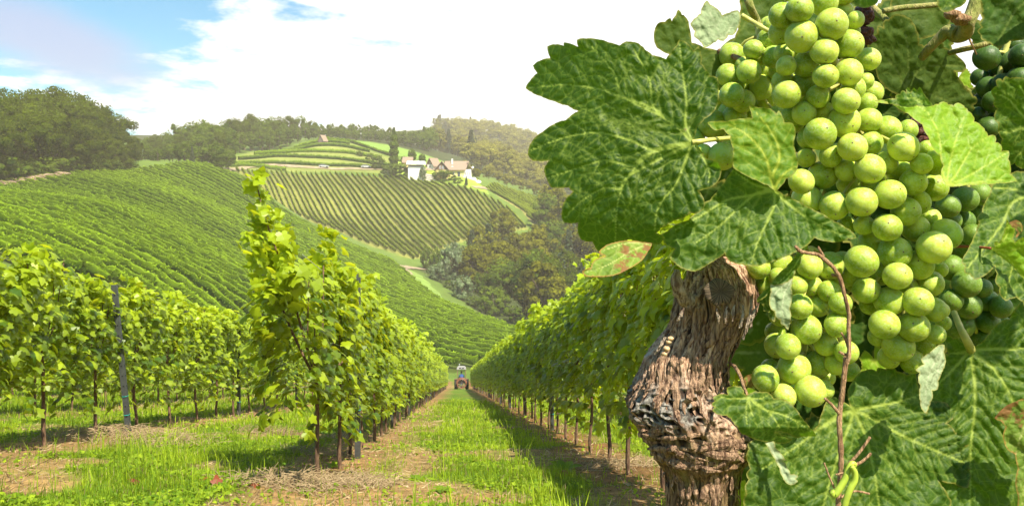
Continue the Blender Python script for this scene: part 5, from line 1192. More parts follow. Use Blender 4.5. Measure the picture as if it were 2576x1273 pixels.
# leaves and canes at the top right
hero_leaf(ZA([(980, -60), (1000, 10), (1040, 40), (1080, 48), (1120, 40), (1160, 20), (1165, -10), (1140, -60)]), ZA([(1060, -60)])[0], [ZA([(1060, 30)])], .50, 'leaf_mid', 'small leaf hanging in from the top edge right of the big bunch', seed=49, sp_=5, vw=1.6)
hero_leaf(ZA([(1250, -60), (1245, 0), (1235, 60), (1200, 80), (1180, 60), (1130, 60), (1080, 160), (1100, 260), (1250, 300), (1420, 240), (1560, 200), (1620, 100), (1560, -60)]), ZA([(1250, 90)])[0], [ZA(p) for p in ([(1400, 60), (1600, 80)], [(1300, 180), (1350, 280)], [(1180, 150), (1100, 240)])], .66, 'leaf_olive', 'shaded olive leaf behind the woody cane at the top', seed=51, sp_=7)
hero_leaf(ZA([(1520, -40), (1525, 40), (1560, 75), (1600, 70), (1640, 50), (1680, 30), (1700, 0), (1720, -40)]), ZA([(1640, -40)])[0], [ZA([(1600, 40)])], .52, 'leaf_mid', None, seed=53, sp_=5, vw=1.6)
hero_leaf(ZA([(1782, -60), (1790, 60), (1800, 110), (1775, 140), (1790, 165), (1765, 190), (1785, 215), (1790, 240), (1840, 262), (1885, 292), (1930, 270), (1960, 250), (2046, 240), (2200, 220), (2260, 0), (2200, -60)]), ZA([(2150, -40)])[0], [ZA(p) for p in ([(2000, 60), (1880, 270)], [(1980, 0), (1800, 60)], [(2100, 100), (2040, 230)])], .52, 'leaf_shade', 'large shaded leaf in the top right corner', seed=55, sp_=5.5, vw=2.5)
stalk(ZA([(1800, -80), (1765, 0), (1735, 80), (1705, 140), (1690, 200), (1640, 215), (1600, 190)]), [.55, .55, .55, .55, .56, .57, .58], [.0050, .0048, .0046, .0050, .0056, .0050], 'green_cane', 'cane', 'thick brownish green cane bending at the top right', 12)
stalk(ZA([(1640, 200), (1590, 190), (1540, 230), (1480, 290), (1430, 350)]), [.565, .57, .575, .58, .59], [.0054, .0044, .0034, .0030], 'green_cane', 'cane', None, 10)
stalk(ZA([(1600, 320), (1680, 300), (1770, 280), (1870, 250), (1960, 230)]), [.60, .58, .57, .57, .57], [.0022, .002, .0018], 'green_cane', 'cane')
stalk(ZA([(1195, 70), (1300, 50), (1420, 40), (1530, 30)]), [.62, .62, .62, .62], [.0022, .0022], 'green_cane', 'cane')
stalk(ZA([(1130, 40), (1190, 100), (1260, 170), (1340, 260)]), [.64, .63, .62, .62], [.0026, .0026], 'green_cane', 'cane')
stalk(ZA([(1700, 200), (1735, 280), (1760, 330)]), [.56, .56, .57], [.0008, .0005], 'cane', 'twig')
def knob(c, r, mat, name, label=None, n=10, sq=1.0, seed=1):
    b = MB(); rs = np.random.RandomState(seed); rock(b, (0, 0, 0), r, rs, n); me = b.mesh(name, M[mat], True); o = part(name, me, label)
    o.location = Vector(o.location) + Vector(c); return o
knob(pt(*ZA([(1665, 120)])[0], .545), .0062, 'cane', 'cane_node', 'brown swollen node on the thick cane'); knob(pt(*ZA([(1610, 90)])[0], .545), .0055, 'cane', 'cane_node', None, seed=3)
# dark filling leaves deep behind the bunches
def lobed(c, r, rot, rs):
    pts = []; lobes = [(0, 1.0), (1.05, .88), (-1.05, .88), (2.05, .66), (-2.05, .66)]
    for a in np.linspace(-2.75, 2.75, 64):
        m = max(l * (1 - .42 * min(1, abs(a - la) / .55) ** 1.1) for la, l in lobes); m *= 1 + .05 * math.sin(a * 31) + rs.normal(0, .012)
        pts.append((c[0] + r * m * math.cos(a + rot), c[1] + r * m * math.sin(a + rot)))
    pts.append((c[0] - .05 * r * math.cos(rot), c[1] - .05 * r * math.sin(rot)))
    pr = [[(c[0] + r * l * .55 * math.cos(a + rot), c[1] + r * l * .55 * math.sin(a + rot)), (c[0] + r * l * .96 * math.cos(a + rot), c[1] + r * l * .96 * math.sin(a + rot))] for a, l in lobes]
    return pts, pr
rsf = np.random.RandomState(77)
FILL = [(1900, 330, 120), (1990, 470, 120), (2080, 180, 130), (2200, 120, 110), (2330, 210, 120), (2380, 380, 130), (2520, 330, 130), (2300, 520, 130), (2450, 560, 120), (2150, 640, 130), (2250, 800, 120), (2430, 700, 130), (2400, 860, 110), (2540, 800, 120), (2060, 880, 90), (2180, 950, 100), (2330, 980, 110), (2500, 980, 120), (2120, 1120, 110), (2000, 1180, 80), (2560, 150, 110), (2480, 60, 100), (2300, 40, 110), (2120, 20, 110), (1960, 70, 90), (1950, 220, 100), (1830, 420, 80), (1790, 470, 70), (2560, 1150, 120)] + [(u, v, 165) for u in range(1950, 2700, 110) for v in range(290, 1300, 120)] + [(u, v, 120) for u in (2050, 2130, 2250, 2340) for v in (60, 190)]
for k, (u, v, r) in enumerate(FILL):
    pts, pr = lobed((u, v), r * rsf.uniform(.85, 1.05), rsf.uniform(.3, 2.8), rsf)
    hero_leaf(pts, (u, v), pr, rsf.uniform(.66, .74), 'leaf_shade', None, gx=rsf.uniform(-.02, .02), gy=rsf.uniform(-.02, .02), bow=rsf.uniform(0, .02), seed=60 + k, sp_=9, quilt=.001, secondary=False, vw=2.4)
# lit leaves glimpsed low at the left edge of the cluster
for k, (u, v, r, Y, m, a) in enumerate([(2200, 905, 60, .60, 'leaf_bright', 1.2), (2560, 1245, 50, .56, 'leaf_bright', 2.0), (1880, 1240, 60, .60, 'leaf_bright', 1.8), (2410, 200, 60, .9, 'leaf_bright', 1.8), (2180, 420, 70, .62, 'leaf_bright', .7)]):
    pts, pr = lobed((u, v), r, a, rsf); hero_leaf(pts, (u, v), pr, Y, m, None, seed=95 + k, sp_=6, vw=1.8)
# leaves above the frame that throw the dappled shade on bunches and leaves
for k, (x, y, z, r, tx, ty) in enumerate([(.40, .36, .19, .055, .1, -.3), (.045, .30, .205, .05, .2, .1), (.26, .46, .19, .05, .2, -.2), (.46, .42, .17, .05, .0, .4), (.37, .48, .165, .045, .3, -.1)]):
    b = MB(); V = []; n = 40
    for i in range(n):
        a = -2.8 + 5.6 * i / (n - 1); m = max(l * (1 - .42 * min(1, abs(a - la) / .55) ** 1.1) for la, l in [(0, 1.0), (1.05, .88), (-1.05, .88), (2.05, .66), (-2.05, .66)])
        cx, cy = r * m * math.cos(a + k), r * m * math.sin(a + k); V.append((x + cx, y + cy, z + cx * tx + cy * ty - 2.5 * (cx * cx + cy * cy)))
    V.append((x, y, z)); b.add(V, None, [(n, i, i + 1) for i in range(n - 1)])
    part('leaf', b.mesh('leaf', M['leaf_mid']))

# twigs: long dry cane, green tendrils
cp = ZB([(665, 372), (690, 400), (740, 415), (800, 425), (850, 460), (900, 510), (940, 580), (965, 680), (988, 780), (985, 850), (990, 940), (988, 1035), (968, 1100), (957, 1170)]) + ZC([(1160, 200), (1148, 330), (1130, 480), (1115, 600), (1112, 720), (1125, 900), (1120, 1050), (1108, 1180), (1100, 1330), (1100, 1500)])
stalk(cp, [.43] * 14 + [.435] * 10, [.0009, .0011, .0011, .0010, .0012, .0013, .0014, .0014, .0015], 'cane', 'dry_cane', 'long thin dry brown cane hanging in front of the lower bunch', 10, .10)
for a, rr_ in ((ZB([(835, 435), (815, 400), (803, 378)]), .0008), (ZB([(935, 545), (905, 550), (885, 548)]), .0010), (ZB([(985, 1030), (960, 1025), (930, 1010)]), .0009), (ZB([(985, 985), (965, 930), (942, 895)]), .0007), (ZC([(1112, 610), (1060, 545), (1005, 495)]), .0009),
               (ZC([(1170, 985), (1260, 880), (1335, 775)]), .0009), (ZC([(1215, 985), (1290, 940), (1342, 890)]), .0009), (ZC([(1075, 1140), (1040, 1060), (1002, 960)]), .0006), (ZC([(1120, 1210), (1220, 1165), (1330, 1182)]), .0007), (ZC([(1140, 1035), (1085, 1045)]), .0007)):
    stalk(a, [.432] * len(a), [rr_, rr_ * .9, rr_ * .8], 'cane', 'twig', None, 6, .12)
stalk(ZC([(1055, 1165), (1075, 1190), (1110, 1150), (1150, 1080), (1180, 1000), (1205, 965), (1222, 975), (1200, 1000)]), [.425] * 8, [.0016, .0019, .0018, .0016, .0013, .0010], 'tendril', 'tendril', 'thick green tendril wound round the dry cane', 10)
stalk(ZC([(1200, 985), (1225, 1030), (1222, 1090), (1190, 1150), (1160, 1230), (1140, 1320)]), [.422] * 6, [.0012, .0016, .0017, .0017], 'tendril', 'tendril', None, 10)

# trunk
ED = [(120, 400, 455), (150, 390, 470), (200, 352, 590), (260, 330, 622), (330, 292, 632), (400, 272, 628), (460, 255, 588), (500, 235, 570), (560, 192, 530), (620, 142, 500), (680, 125, 490), (740, 92, 485), (800, 66, 480), (850, 66, 508), (900, 82, 558), (950, 112, 578), (1000, 152, 580), (1060, 186, 573), (1100, 212, 556), (1150, 236, 548), (1210, 240, 545), (1290, 240, 545), (1500, 225, 560), (2200, 215, 570), (4200, 190, 600)]
TY0 = .50
vv = np.concatenate([np.linspace(563.4 + 120 * .5574, 563.4 + 1290 * .5574, 430), np.linspace(563.4 + 1310 * .5574, HV + 1.03 * F / TY0, 40)])
e = np.array(ED, float); ev = 563.4 + e[:, 0] * .5574; el = 1557.7 + e[:, 1] * .5574; er = 1557.7 + e[:, 2] * .5574
lu = np.interp(vv, ev, el); ru = np.interp(vv, ev, er); k3 = np.array([.25, .5, .25])
nA = 340; ang = np.arange(nA) * 2 * math.pi / nA
cu = (lu + ru) / 2; hw = (ru - lu) / 2 / F * TY0
cx = (cu - CU) / F * TY0; cz = (HV - vv) / F * TY0
V = np.zeros((len(vv), nA, 3)); crev = np.zeros((len(vv), nA)); blk = np.zeros((len(vv), nA))
ca, sa = np.cos(ang), np.sin(ang)
for i in range(len(vv)):
    z = cz[i]; w_ = hw[i]; yv = (vv[i] - 563.4) / .5574
    knot = math.exp(-((yv - 810) / 110) ** 2); low = 1 / (1 + math.exp(-(yv - 900) / 25)) / (1 + math.exp((yv - 1110) / 18)); tw = z * (14 if yv < 800 else -6)
    for j in range(nA):
        px_, py_ = ca[j] * w_, sa[j] * w_
        a = ang[j] + tw
        fib = mnoise.noise((math.cos(a) * 9, math.sin(a) * 9, z * 22))          # long fibres
        fib2 = mnoise.noise((math.cos(a) * 24, math.sin(a) * 24, z * 50 + 7))
        rdg = 1 - abs(mnoise.noise((math.cos(a) * 5 + 3, math.sin(a) * 5, z * 30 + 3))) * 2
        kn = mnoise.noise((px_ * 90, py_ * 90, z * 90)); kn2 = 1 - 2 * abs(mnoise.noise((px_ * 190 + 5, py_ * 190, z * 190)))
        lw = 1 - 2 * abs(mnoise.noise((px_ * 60 + 9, py_ * 60, z * 140)))
        d = .0026 * fib + .0014 * fib2 + .0020 * rdg * (1 - knot) + knot * (.0060 * kn + .0042 * kn2) + low * (1 - knot) * .0046 * lw
        c = .5 + 1.1 * fib * .5 + .5 * fib2 + .35 * rdg * (1 - knot) + knot * (.9 * kn2 - .3) + low * (.7 * lw - .25)
        q = 1 + d / w_ * (1 if abs(ca[j]) < .93 else .6)
        V[i, j] = (cx[i] + px_ * q, TY0 + .012 + py_ * .85 * q, z)
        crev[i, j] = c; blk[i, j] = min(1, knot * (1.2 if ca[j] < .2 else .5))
ii_, jj_ = np.meshgrid(np.arange(len(vv) - 1), np.arange(nA), indexing='ij'); ii_ = ii_.ravel(); jj_ = jj_.ravel(); j2 = (jj_ + 1) % nA
Q = np.c_[ii_ * nA + jj_, (ii_ + 1) * nA + jj_, (ii_ + 1) * nA + j2, ii_ * nA + j2]
nv = V.shape[0] * nA; top = V[0].mean(0) + np.array([0, 0, .001])
VV = np.vstack([V.reshape(-1, 3), top]); TT = np.array([(nv, j, (j + 1) % nA) for j in range(nA)])
lowat = np.repeat(sstep((vv - 563.4) / .5574, 860, 960), nA)
def b_trunk(t):
    geo = t.n('ShaderNodeNewGeometry').outputs['Position']
    mp = t.n('ShaderNodeVectorMath', operation='MULTIPLY', i={0: geo, 1: (620, 620, 90)}).outputs[0]
    f1_ = t.noise(mp, 1.0, 6, .65, .4); n2 = t.noise(geo, 55.0, 5, .6); n3 = t.noise(geo, 400.0, 4, .6)
    cr = t.attr('crev').outputs['Fac']; bk = t.attr('black').outputs['Fac']; lo = t.attr('low').outputs['Fac']
    c = t.mix(t.ss(f1_, .33, .66), (.14, .052, .026, 1), (.80, .54, .38, 1))
    c = t.mix(t.ss(n2, .45, .70), c, t.mix(t.ss(f1_, .35, .65), (.30, .14, .08, 1), (.60, .36, .24, 1)))
    c = t.mix(t.math('MULTIPLY', t.ss(n2, .60, .72), .6), c, (.66, .60, .53, 1))
    cb = t.mix(t.ss(f1_, .3, .7), (.07, .035, .018, 1), (.36, .22, .12, 1)); cb = t.mix(t.math('MULTIPLY', t.ss(n2, .5, .65), .6), cb, (.22, .19, .07, 1))
    c = t.mix(lo, c, cb)
    ck = t.mix(t.ss(n3, .35, .7), (.05, .045, .042, 1), (.34, .31, .28, 1)); ck = t.mix(t.ss(n2, .5, .65), ck, (.16, .085, .05, 1))
    c = t.mix(bk, c, ck)
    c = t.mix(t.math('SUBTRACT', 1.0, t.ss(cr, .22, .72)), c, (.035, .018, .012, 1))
    hgt = t.math('ADD', t.math('MULTIPLY', f1_, .7), t.math('MULTIPLY', n3, .3))
    bm = t.n('ShaderNodeBump', i={'Strength': 1.0, 'Distance': .0022, 'Height': hgt})
    return t.n('ShaderNodeBsdfPrincipled', i={'Base Color': c, 'Roughness': .85, 'Specular IOR Level': .25, 'Normal': bm.outputs[0]}).outputs[0]
M['old_bark'] = material('old_bark', b_trunk)
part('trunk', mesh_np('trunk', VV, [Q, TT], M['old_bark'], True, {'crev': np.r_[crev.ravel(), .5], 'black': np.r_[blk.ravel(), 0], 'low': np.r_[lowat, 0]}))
# pruning scar: radiating cracked disc
def b_scar(t):
    o_ = t.n('ShaderNodeTexCoord').outputs['Object']; s = t.n('ShaderNodeSeparateXYZ', i={0: o_}).outputs
    a = t.math('ARCTAN2', s[2], s[0]); v = t.n('ShaderNodeCombineXYZ', i={0: t.math('MULTIPLY', a, 9.0), 1: 0.0, 2: 0.0}).outputs[0]
    n_ = t.noise(v, 1.0, 3, .6); c = t.mix(t.ss(n_, .38, .6), (.010, .006, .004, 1), (.17, .12, .075, 1))
    bm = t.n('ShaderNodeBump', i={'Strength': 1.0, 'Distance': .001, 'Height': n_})
    return t.n('ShaderNodeBsdfPrincipled', i={'Base Color': c, 'Roughness': .9, 'Normal': bm.outputs[0]}).outputs[0]
M['scar'] = material('scar', b_scar)
b = MB(); b.lathe([(0, .0035), (.0022, .0028), (.0045, .0006), (.0105, -.0008), (.0140, .001), (.0165, .006), (.017, .014)], 48, 'y')
me = b.mesh('pruning_scar', M['scar'], True)
for v_ in me.vertices:
    a_ = math.atan2(v_.co.z, v_.co.x); f_ = 1 + .16 * mnoise.noise((math.cos(a_) * 2, math.sin(a_) * 2, 0)) + .10 * mnoise.noise((math.cos(a_) * 8, math.sin(a_) * 8, 3)); v_.co.x *= f_; v_.co.z *= f_
o = part('pruning_scar', me, 'round pruning scar with radiating cracks on the upper trunk'); cc = pt(*ZT([(456, 305)])[0], .4685); o.location = Vector(o.location) + Vector(cc); o.scale = (.54, .14, .46); o.rotation_euler = (-.1, 0, .1)
# loose fibrous strips of bark lifting off the trunk
b = MB(); rsb = np.random.RandomState(12); yz = (vv - 563.4) / .5574
for k in range(230):
    if k < 130: y0_, L_, dr_ = rsb.uniform(230, 700), rsb.uniform(60, 220), rsb.uniform(-.10, .22)
    elif k < 190: y0_, L_, dr_ = rsb.uniform(870, 1060), rsb.uniform(25, 60), rsb.uniform(-1.4, 1.4)
    else: y0_, L_, dr_ = rsb.uniform(1090, 1200), rsb.uniform(60, 150), rsb.uniform(-.05, .05)
    a0_ = rsb.uniform(math.pi * .98, math.pi * 2.02); m_ = 9; t_ = np.linspace(0, 1, m_)
    yy = y0_ + L_ * t_; aa = a0_ + dr_ * t_ + .05 * np.sin(t_ * 5 + k); up = np.abs(np.sin(t_ * math.pi * rsb.uniform(.5, 1.2))) * rsb.uniform(.0002, .0022)
    w_ = rsb.uniform(.0006, .0022) * np.sin(np.clip(t_ * .9 + .08, 0, 1) * math.pi) + .0002
    P_ = []
    for q in range(m_):
        i_ = int(np.argmin(np.abs(yz - yy[q]))); fj = (aa[q] / (2 * math.pi) * nA) % nA; j_ = int(fj) % nA
        c_ = np.array([cx[i_], TY0 + .012, cz[i_]]); s_pt = V[i_, j_]; o_ = s_pt - c_; o_ = o_ / np.linalg.norm(o_); P_.append(s_pt + o_ * (up[q] + .0002))
    P_ = np.array(P_); T_ = norm(np.gradient(P_, axis=0)); O_ = P_ - np.c_[np.interp(P_[:, 2], cz[::-1], cx[::-1]), np.full(m_, TY0 + .012), P_[:, 2]]; S_d = norm(np.cross(T_, O_)); N_d = norm(np.cross(S_d, T_))
    ring = [P_ + S_d * w_[:, None], P_ + N_d * w_[:, None] * .35, P_ - S_d * w_[:, None], P_ - N_d * w_[:, None] * .3]
    VV_ = np.stack(ring, 1).reshape(-1, 3); b.add(VV_, [(i * 4 + j, i * 4 + (j + 1) % 4, (i + 1) * 4 + (j + 1) % 4, (i + 1) * 4 + j) for i in range(m_ - 1) for j in range(4)])
M['loose_bark'] = material('loose_bark', b_bark, a=(.10, .045, .025), b=(.56, .35, .23), sc_=(500, 500, 70))
part('loose_bark', b.mesh('loose_bark', M['loose_bark'], False), 'fibrous strips of bark peeling off the trunk')
# splinters
def splinter(a, w_, Ys, label=None):
    P = catmull(np.array([pt(u, v, y_) for (u, v), y_ in zip(ZT(a), Ys)]), 5); b = MB(); rr_ = np.interp(np.linspace(0, 1, len(P)), [0, .5, 1], w_)
    V_, Q_ = tube(P, rr_, 7); V_ = V_ + R.normal(0, .0003, V_.shape); b.add(V_, Q_); part('bark_splinter', b.mesh('bark_splinter', M['old_bark2'], False), label)
M['old_bark2'] = material('old_bark2', b_bark, a=(.16, .10, .07), b=(.60, .47, .36), sc_=(600, 600, 80))
splinter([(262, 205), (258, 250), (280, 310), (310, 350)], [.0015, .0042, .005], [.475, .475, .48, .485], 'grey split bark splinter at the upper left of the trunk')
splinter([(318, 195), (314, 240), (312, 290)], [.0006, .0012, .0018], [.475, .475, .48]); splinter([(305, 240), (300, 280), (305, 320)], [.0005, .0012, .0016], [.474, .476, .48])
for (a, b_) in (((430, 150), (400, 200)), ((395, 170), (380, 230)), ((345, 230), (330, 270)), ((470, 185), (440, 215)), ((360, 215), (350, 260)), ((560, 370), (545, 470)), ((485, 375), (480, 450)), ((520, 370), (512, 440)), ((440, 380), (448, 450)), ((600, 340), (560, 520)), ((620, 370), (590, 470)), ((160, 590), (210, 510)), ((290, 380), (260, 450))):
    u0, v0 = a; u1, v1 = b_; splinter([(u0, v0), ((u0 + u1) / 2 + R.uniform(-6, 6), (v0 + v1) / 2), (u1, v1)], [.0003, .0009, .0005], [.4715, .4700, .4715])
for (u, v, r) in ((213, 562, .0032), (232, 517, .0026), (222, 532, .0024), (200, 590, .0028), (240, 520, .0022)):
    q = knob(pt(*ZT([(u, v)])[0], .474), r, 'bead', 'bead', None) if 'bead' in M else None
M['bead'] = material('bead', b_simple, col=(.48, .32, .18), rough=.45, scale=300, var=.15)
for k, (u, v, r) in enumerate(((213, 562, .0032), (232, 517, .0026), (222, 532, .0024), (203, 585, .0028))):
    knob(pt(*ZT([(u, v)])[0], .474), r * .75, 'bead', 'resin_bead', 'small cream bead stuck on the left side of the trunk', 12, seed=k + 5)
for (u, v, r, m) in ((105, 800, .010, 'old_bark'), (230, 790, .011, 'old_bark'), (160, 740, .009, 'old_bark'), (330, 800, .009, 'old_bark'), (270, 720, .007, 'old_bark'), (130, 860, .010, 'old_bark'), (540, 980, .008, 'old_bark'), (280, 620, .006, 'old_bark')): pass

# ------------------------------------------------------------------ grapes
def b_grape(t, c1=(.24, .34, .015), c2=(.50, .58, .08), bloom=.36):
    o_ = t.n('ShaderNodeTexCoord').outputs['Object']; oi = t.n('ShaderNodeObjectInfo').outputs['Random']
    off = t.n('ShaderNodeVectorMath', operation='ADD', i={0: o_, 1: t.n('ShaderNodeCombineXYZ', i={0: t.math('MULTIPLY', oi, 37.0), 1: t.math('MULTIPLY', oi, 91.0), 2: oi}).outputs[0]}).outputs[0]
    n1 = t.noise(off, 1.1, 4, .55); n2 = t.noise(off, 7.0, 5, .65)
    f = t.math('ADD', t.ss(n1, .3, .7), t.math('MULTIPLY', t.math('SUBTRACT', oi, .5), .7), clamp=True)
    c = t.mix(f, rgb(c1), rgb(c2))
    c = t.mix(t.math('MULTIPLY', t.ss(n2, .42, .70), bloom), c, (.50, .60, .40, 1))
    vd = t.n('ShaderNodeTexVoronoi', i={'Vector': off, 'Scale': 4.6}).outputs['Distance']
    c = t.mix(t.math('MULTIPLY', t.math('SUBTRACT', 1.0, t.ss(vd, .05, .085)), .85), c, (.09, .06, .015, 1))
    vd2 = t.n('ShaderNodeTexVoronoi', i={'Vector': off, 'Scale': 15.0}).outputs['Distance']
    c = t.mix(t.math('MULTIPLY', t.math('SUBTRACT', 1.0, t.ss(vd2, .07, .16)), .35), c, (.75, .80, .40, 1))
    sc1 = t.math('MULTIPLY', t.ss(t.noise(off, 1.7, 6, .75), .665, .70), t.ss(oi, .55, .6))
    c = t.mix(sc1, c, (.16, .08, .03, 1))
    p = t.n('ShaderNodeBsdfPrincipled', i={'Base Color': c, 'Roughness': .33, 'Specular IOR Level': .34, 'Subsurface Weight': .75, 'Subsurface Radius': (.55, .8, .12), 'Subsurface Scale': .005, 'Coat Weight': 0.0})
    p.inputs['Roughness'].default_value = .42
    bm = t.n('ShaderNodeBump', i={'Strength': .12, 'Distance': .1, 'Height': n2}); t.set(p, 'Normal', bm.outputs[0])
    return p.outputs[0]
M['grape'] = material('grape', b_grape)
M['grape_dim'] = material('grape_dim', b_grape, c1=(.07, .14, .008), c2=(.15, .24, .02), bloom=.15)  # same grapes, half shade put into a darker colour
M['grape_shade'] = material('grape_shade', b_grape, c1=(.022, .060, .004), c2=(.060, .12, .010), bloom=.06)  # same grapes again, deep shade put into the colour
def grape_mesh(mat):
    n, m = 30, 20; V = [(0, 0, 1.02)]
    for i in range(1, m):
        th = math.pi * i / m
        for k in range(n): ph = 2 * math.pi * k / n; V.append((math.sin(th) * math.cos(ph), math.sin(th) * math.sin(ph), 1.02 * math.cos(th)))
    V.append((0, 0, -1.02)); T = [(0, 1 + k, 1 + (k + 1) % n) for k in range(n)] + [(len(V) - 1, 1 + (m - 2) * n + (k + 1) % n, 1 + (m - 2) * n + k) for k in range(n)]
    Q = [(1 + i * n + k, 1 + (i + 1) * n + k, 1 + (i + 1) * n + (k + 1) % n, 1 + i * n + (k + 1) % n) for i in range(m - 2) for k in range(n)]
    nb = len(V); s = []                                     # the dry style point at the tip
    for i, (r_, h) in enumerate([(.045, 1.0), (.05, 1.03), (.025, 1.055)]):
        for k in range(8): a = k * math.pi / 4; s.append((r_ * math.cos(a), r_ * math.sin(a), h))
    s.append((0, 0, 1.045)); V += s
    for i in range(2):
        for k in range(8): Q.append((nb + i * 8 + k, nb + i * 8 + (k + 1) % 8, nb + (i + 1) * 8 + (k + 1) % 8, nb + (i + 1) * 8 + k))
    T2 = [(nb + 24, nb + 16 + k, nb + 16 + (k + 1) % 8) for k in range(8)]
    mi = [0] * ((m - 2) * n) + [1] * 16 + [0] * len(T) + [1] * 8
    return mesh_np('grape', V, [np.array(Q), np.array(T + T2)], [M[mat], M['dark_wood']], True, None, mi)
GM = grape_mesh('grape'); GMS = grape_mesh('grape_shade'); GMD = grape_mesh('grape_dim')
gr = random.Random(3)
def bunch(label, grapes, Y0, gm, stem, dl=.0125, extra=0, box=None, kr=1.0):
    """grapes: (u, v, r in px, layer)"""
    G = [[u, v, r * kr * 1.03, Y0 + l * dl] for (u, v, r, l) in grapes]
    lay = [l for (_, _, _, l) in grapes]
    if extra:
        k = 0; tries = 0
        while k < extra and tries < 4000:
            tries += 1; a = G[gr.randrange(len(grapes))]; u = a[0] + gr.uniform(-45, 45); v = a[1] + gr.uniform(-45, 45)
            if box and not inpoly(np.array([u]), np.array([v]), box)[0]: continue
            G.append([u, v, gr.uniform(26, 33), Y0 + 3.1 * dl + gr.uniform(0, .008)]); lay.append(3); k += 1
    for it in range(60):                                  # push the rear one of a touching pair back
        for i in range(len(G)):
            for j in range(len(G)):
                if i == j or G[j][3] < G[i][3]: continue
                a, b_ = G[i], G[j]; d2 = math.hypot(a[0] - b_[0], a[1] - b_[1]); ym = (a[3] + b_[3]) / 2
                need = (a[2] + b_[2]) * .93 / F * ym; lat = d2 / F * ym
                if lat < need:
                    dy_ = math.sqrt(need * need - lat * lat)
                    if b_[3] - a[3] < dy_: b_[3] += min(.0015, dy_ - (b_[3] - a[3]))
        for j in range(len(G)): G[j][3] = min(G[j][3], Y0 + .075)
    root = pt(stem[0][0], stem[0][1], Y0 + .02); t = empty('grape_bunch', tuple(root)); tag(t, label, 'grape bunch')
    P = catmull(np.array([pt(u, v, Y0 + .03) for u, v in stem]) - root, 8); b = MB(); b.tube(P, np.linspace(.0026, .0012, len(P)), 8)
    for a in G[::2]:
        c = pt(a[0], a[1], a[3]) - root; q = P[np.argmin(np.linalg.norm(P - c - np.array([0, 0, .012]), axis=1))]
        b.tube([q, (q + c) / 2 + np.array([0, 0, .003]), c], [.0012, .001, .0009], 5)
    b.build('stem', M['petiole'], t, smooth=True)
    for u, v, r_, y_ in G[:99]:
        o = bpy.data.objects.new('grape', gm); C.objects.link(o); o.parent = t
        o.location = Vector(pt(u, v, y_) - root); s = r_ / F * y_; s2 = s * gr.uniform(.98, 1.03)
        o.scale = (s * gr.uniform(.95, 1.03), s * gr.uniform(.95, 1.03), s2)
        ax = Vector((gr.uniform(-.7, .7), -1, gr.uniform(-1.3, .5))); o.rotation_euler = ax.to_track_quat('Z', 'Y').to_euler()
    return t
def GA(L): return [(1723.5 + x * .41665, y * .41665, r * .41665, l) for x, y, r, l in L]
def GB(L): return [(1723.5 + x * .41665, 464 + y * .41665, r * .41665, l) for x, y, r, l in L]
B1 = GA([(690, 60, 80, 0), (840, 15, 85, 1), (704, 222, 95, 0), (885, 150, 95, 0), (840, 312, 80, 0), (988, 270, 86, 0), (585, 95, 76, 1), (640, -60, 70, 1), (960, -40, 70, 1), (760, -90, 80, 1), (950, 75, 65, 1), (1030, 122, 52, 1), (1000, 190, 55, 1),
    (575, 200, 70, 2), (640, 290, 62, 2), (610, 400, 60, 1), (595, 325, 60, 2), (727, 390, 76, 1), (848, 460, 73, 0), (988, 438, 82, 0), (1105, 360, 70, 2), (1055, 385, 52, 2), (720, 505, 76, 2), (1015, 535, 72, 1), (1085, 490, 52, 2), (612, 572, 82, 1), (802, 585, 70, 1), (590, 490, 65, 2), (640, 705, 60, 2), (718, 685, 72, 1), (972, 612, 79, 0), (1130, 560, 66, 2), (1095, 625, 62, 2), (838, 674, 60, 1), (960, 735, 93, 0), (1110, 728, 72, 1), (815, 810, 92, 0), (1220, 785, 80, 1), (1010, 890, 84, 0), (1122, 865, 72, 1), (1345, 785, 60, 2), (880, 942, 68, 1), (1318, 888, 90, 0), (1215, 985, 68, 1), (975, 1030, 68, 1), (730, 955, 58, 2), (750, 835, 70, 2), (1115, 1020, 88, 0), (1428, 990, 64, 0), (1510, 985, 77, 1), (830, 1058, 87, 2), (702, 1097, 75, 0), (1300, 1040, 72, 2), (1377, 1102, 80, 0), (1505, 1135, 82, 1), (1235, 1175, 90, 0), (1000, 1105, 80, 2), (1460, 900, 50, 2), (1130, 1110, 70, 2)]) + \
    GB([(735, 90, 88, 2), (902, 128, 86, 1), (1066, 105, 88, 0), (1332, 165, 86, 0), (1410, 110, 70, 1), (1080, 247, 59, 1), (1220, 260, 82, 0), (1390, 265, 80, 1), (1470, 210, 70, 2), (975, 250, 60, 2), (1125, 350, 75, 2), (1265, 412, 94, 0), (1502, 380, 96, 0), (1575, 300, 90, 1), (1066, 465, 95, 0), (1282, 552, 82, 0), (1415, 485, 86, 1), (1530, 515, 52, 2), (1478, 597, 78, 1), (1095, 640, 79, 1), (1233, 705, 86, 0), (1405, 708, 88, 0), (1020, 545, 70, 2), (1345, 620, 60, 2), (1505, 755, 72, 1), (1175, 540, 70, 2), (1203, 845, 87, 0), (1380, 858, 88, 0), (1513, 905, 57, 1), (1115, 725, 60, 2), (1287, 973, 92, 0), (1437, 960, 68, 1), (1165, 920, 60, 2), (1230, 1045, 66, 1), (1370, 1068, 72, 1), (1560, 835, 45, 2), (1550, 760, 45, 2)])
bunch('biggest long dense bunch of yellow green grapes, reaching down from the top edge', B1, .478, GM, ZA([(880, -60), (860, 200), (980, 600), (1100, 900), (1250, 1250), (1320, 1700), (1320, 2000)]), extra=3)
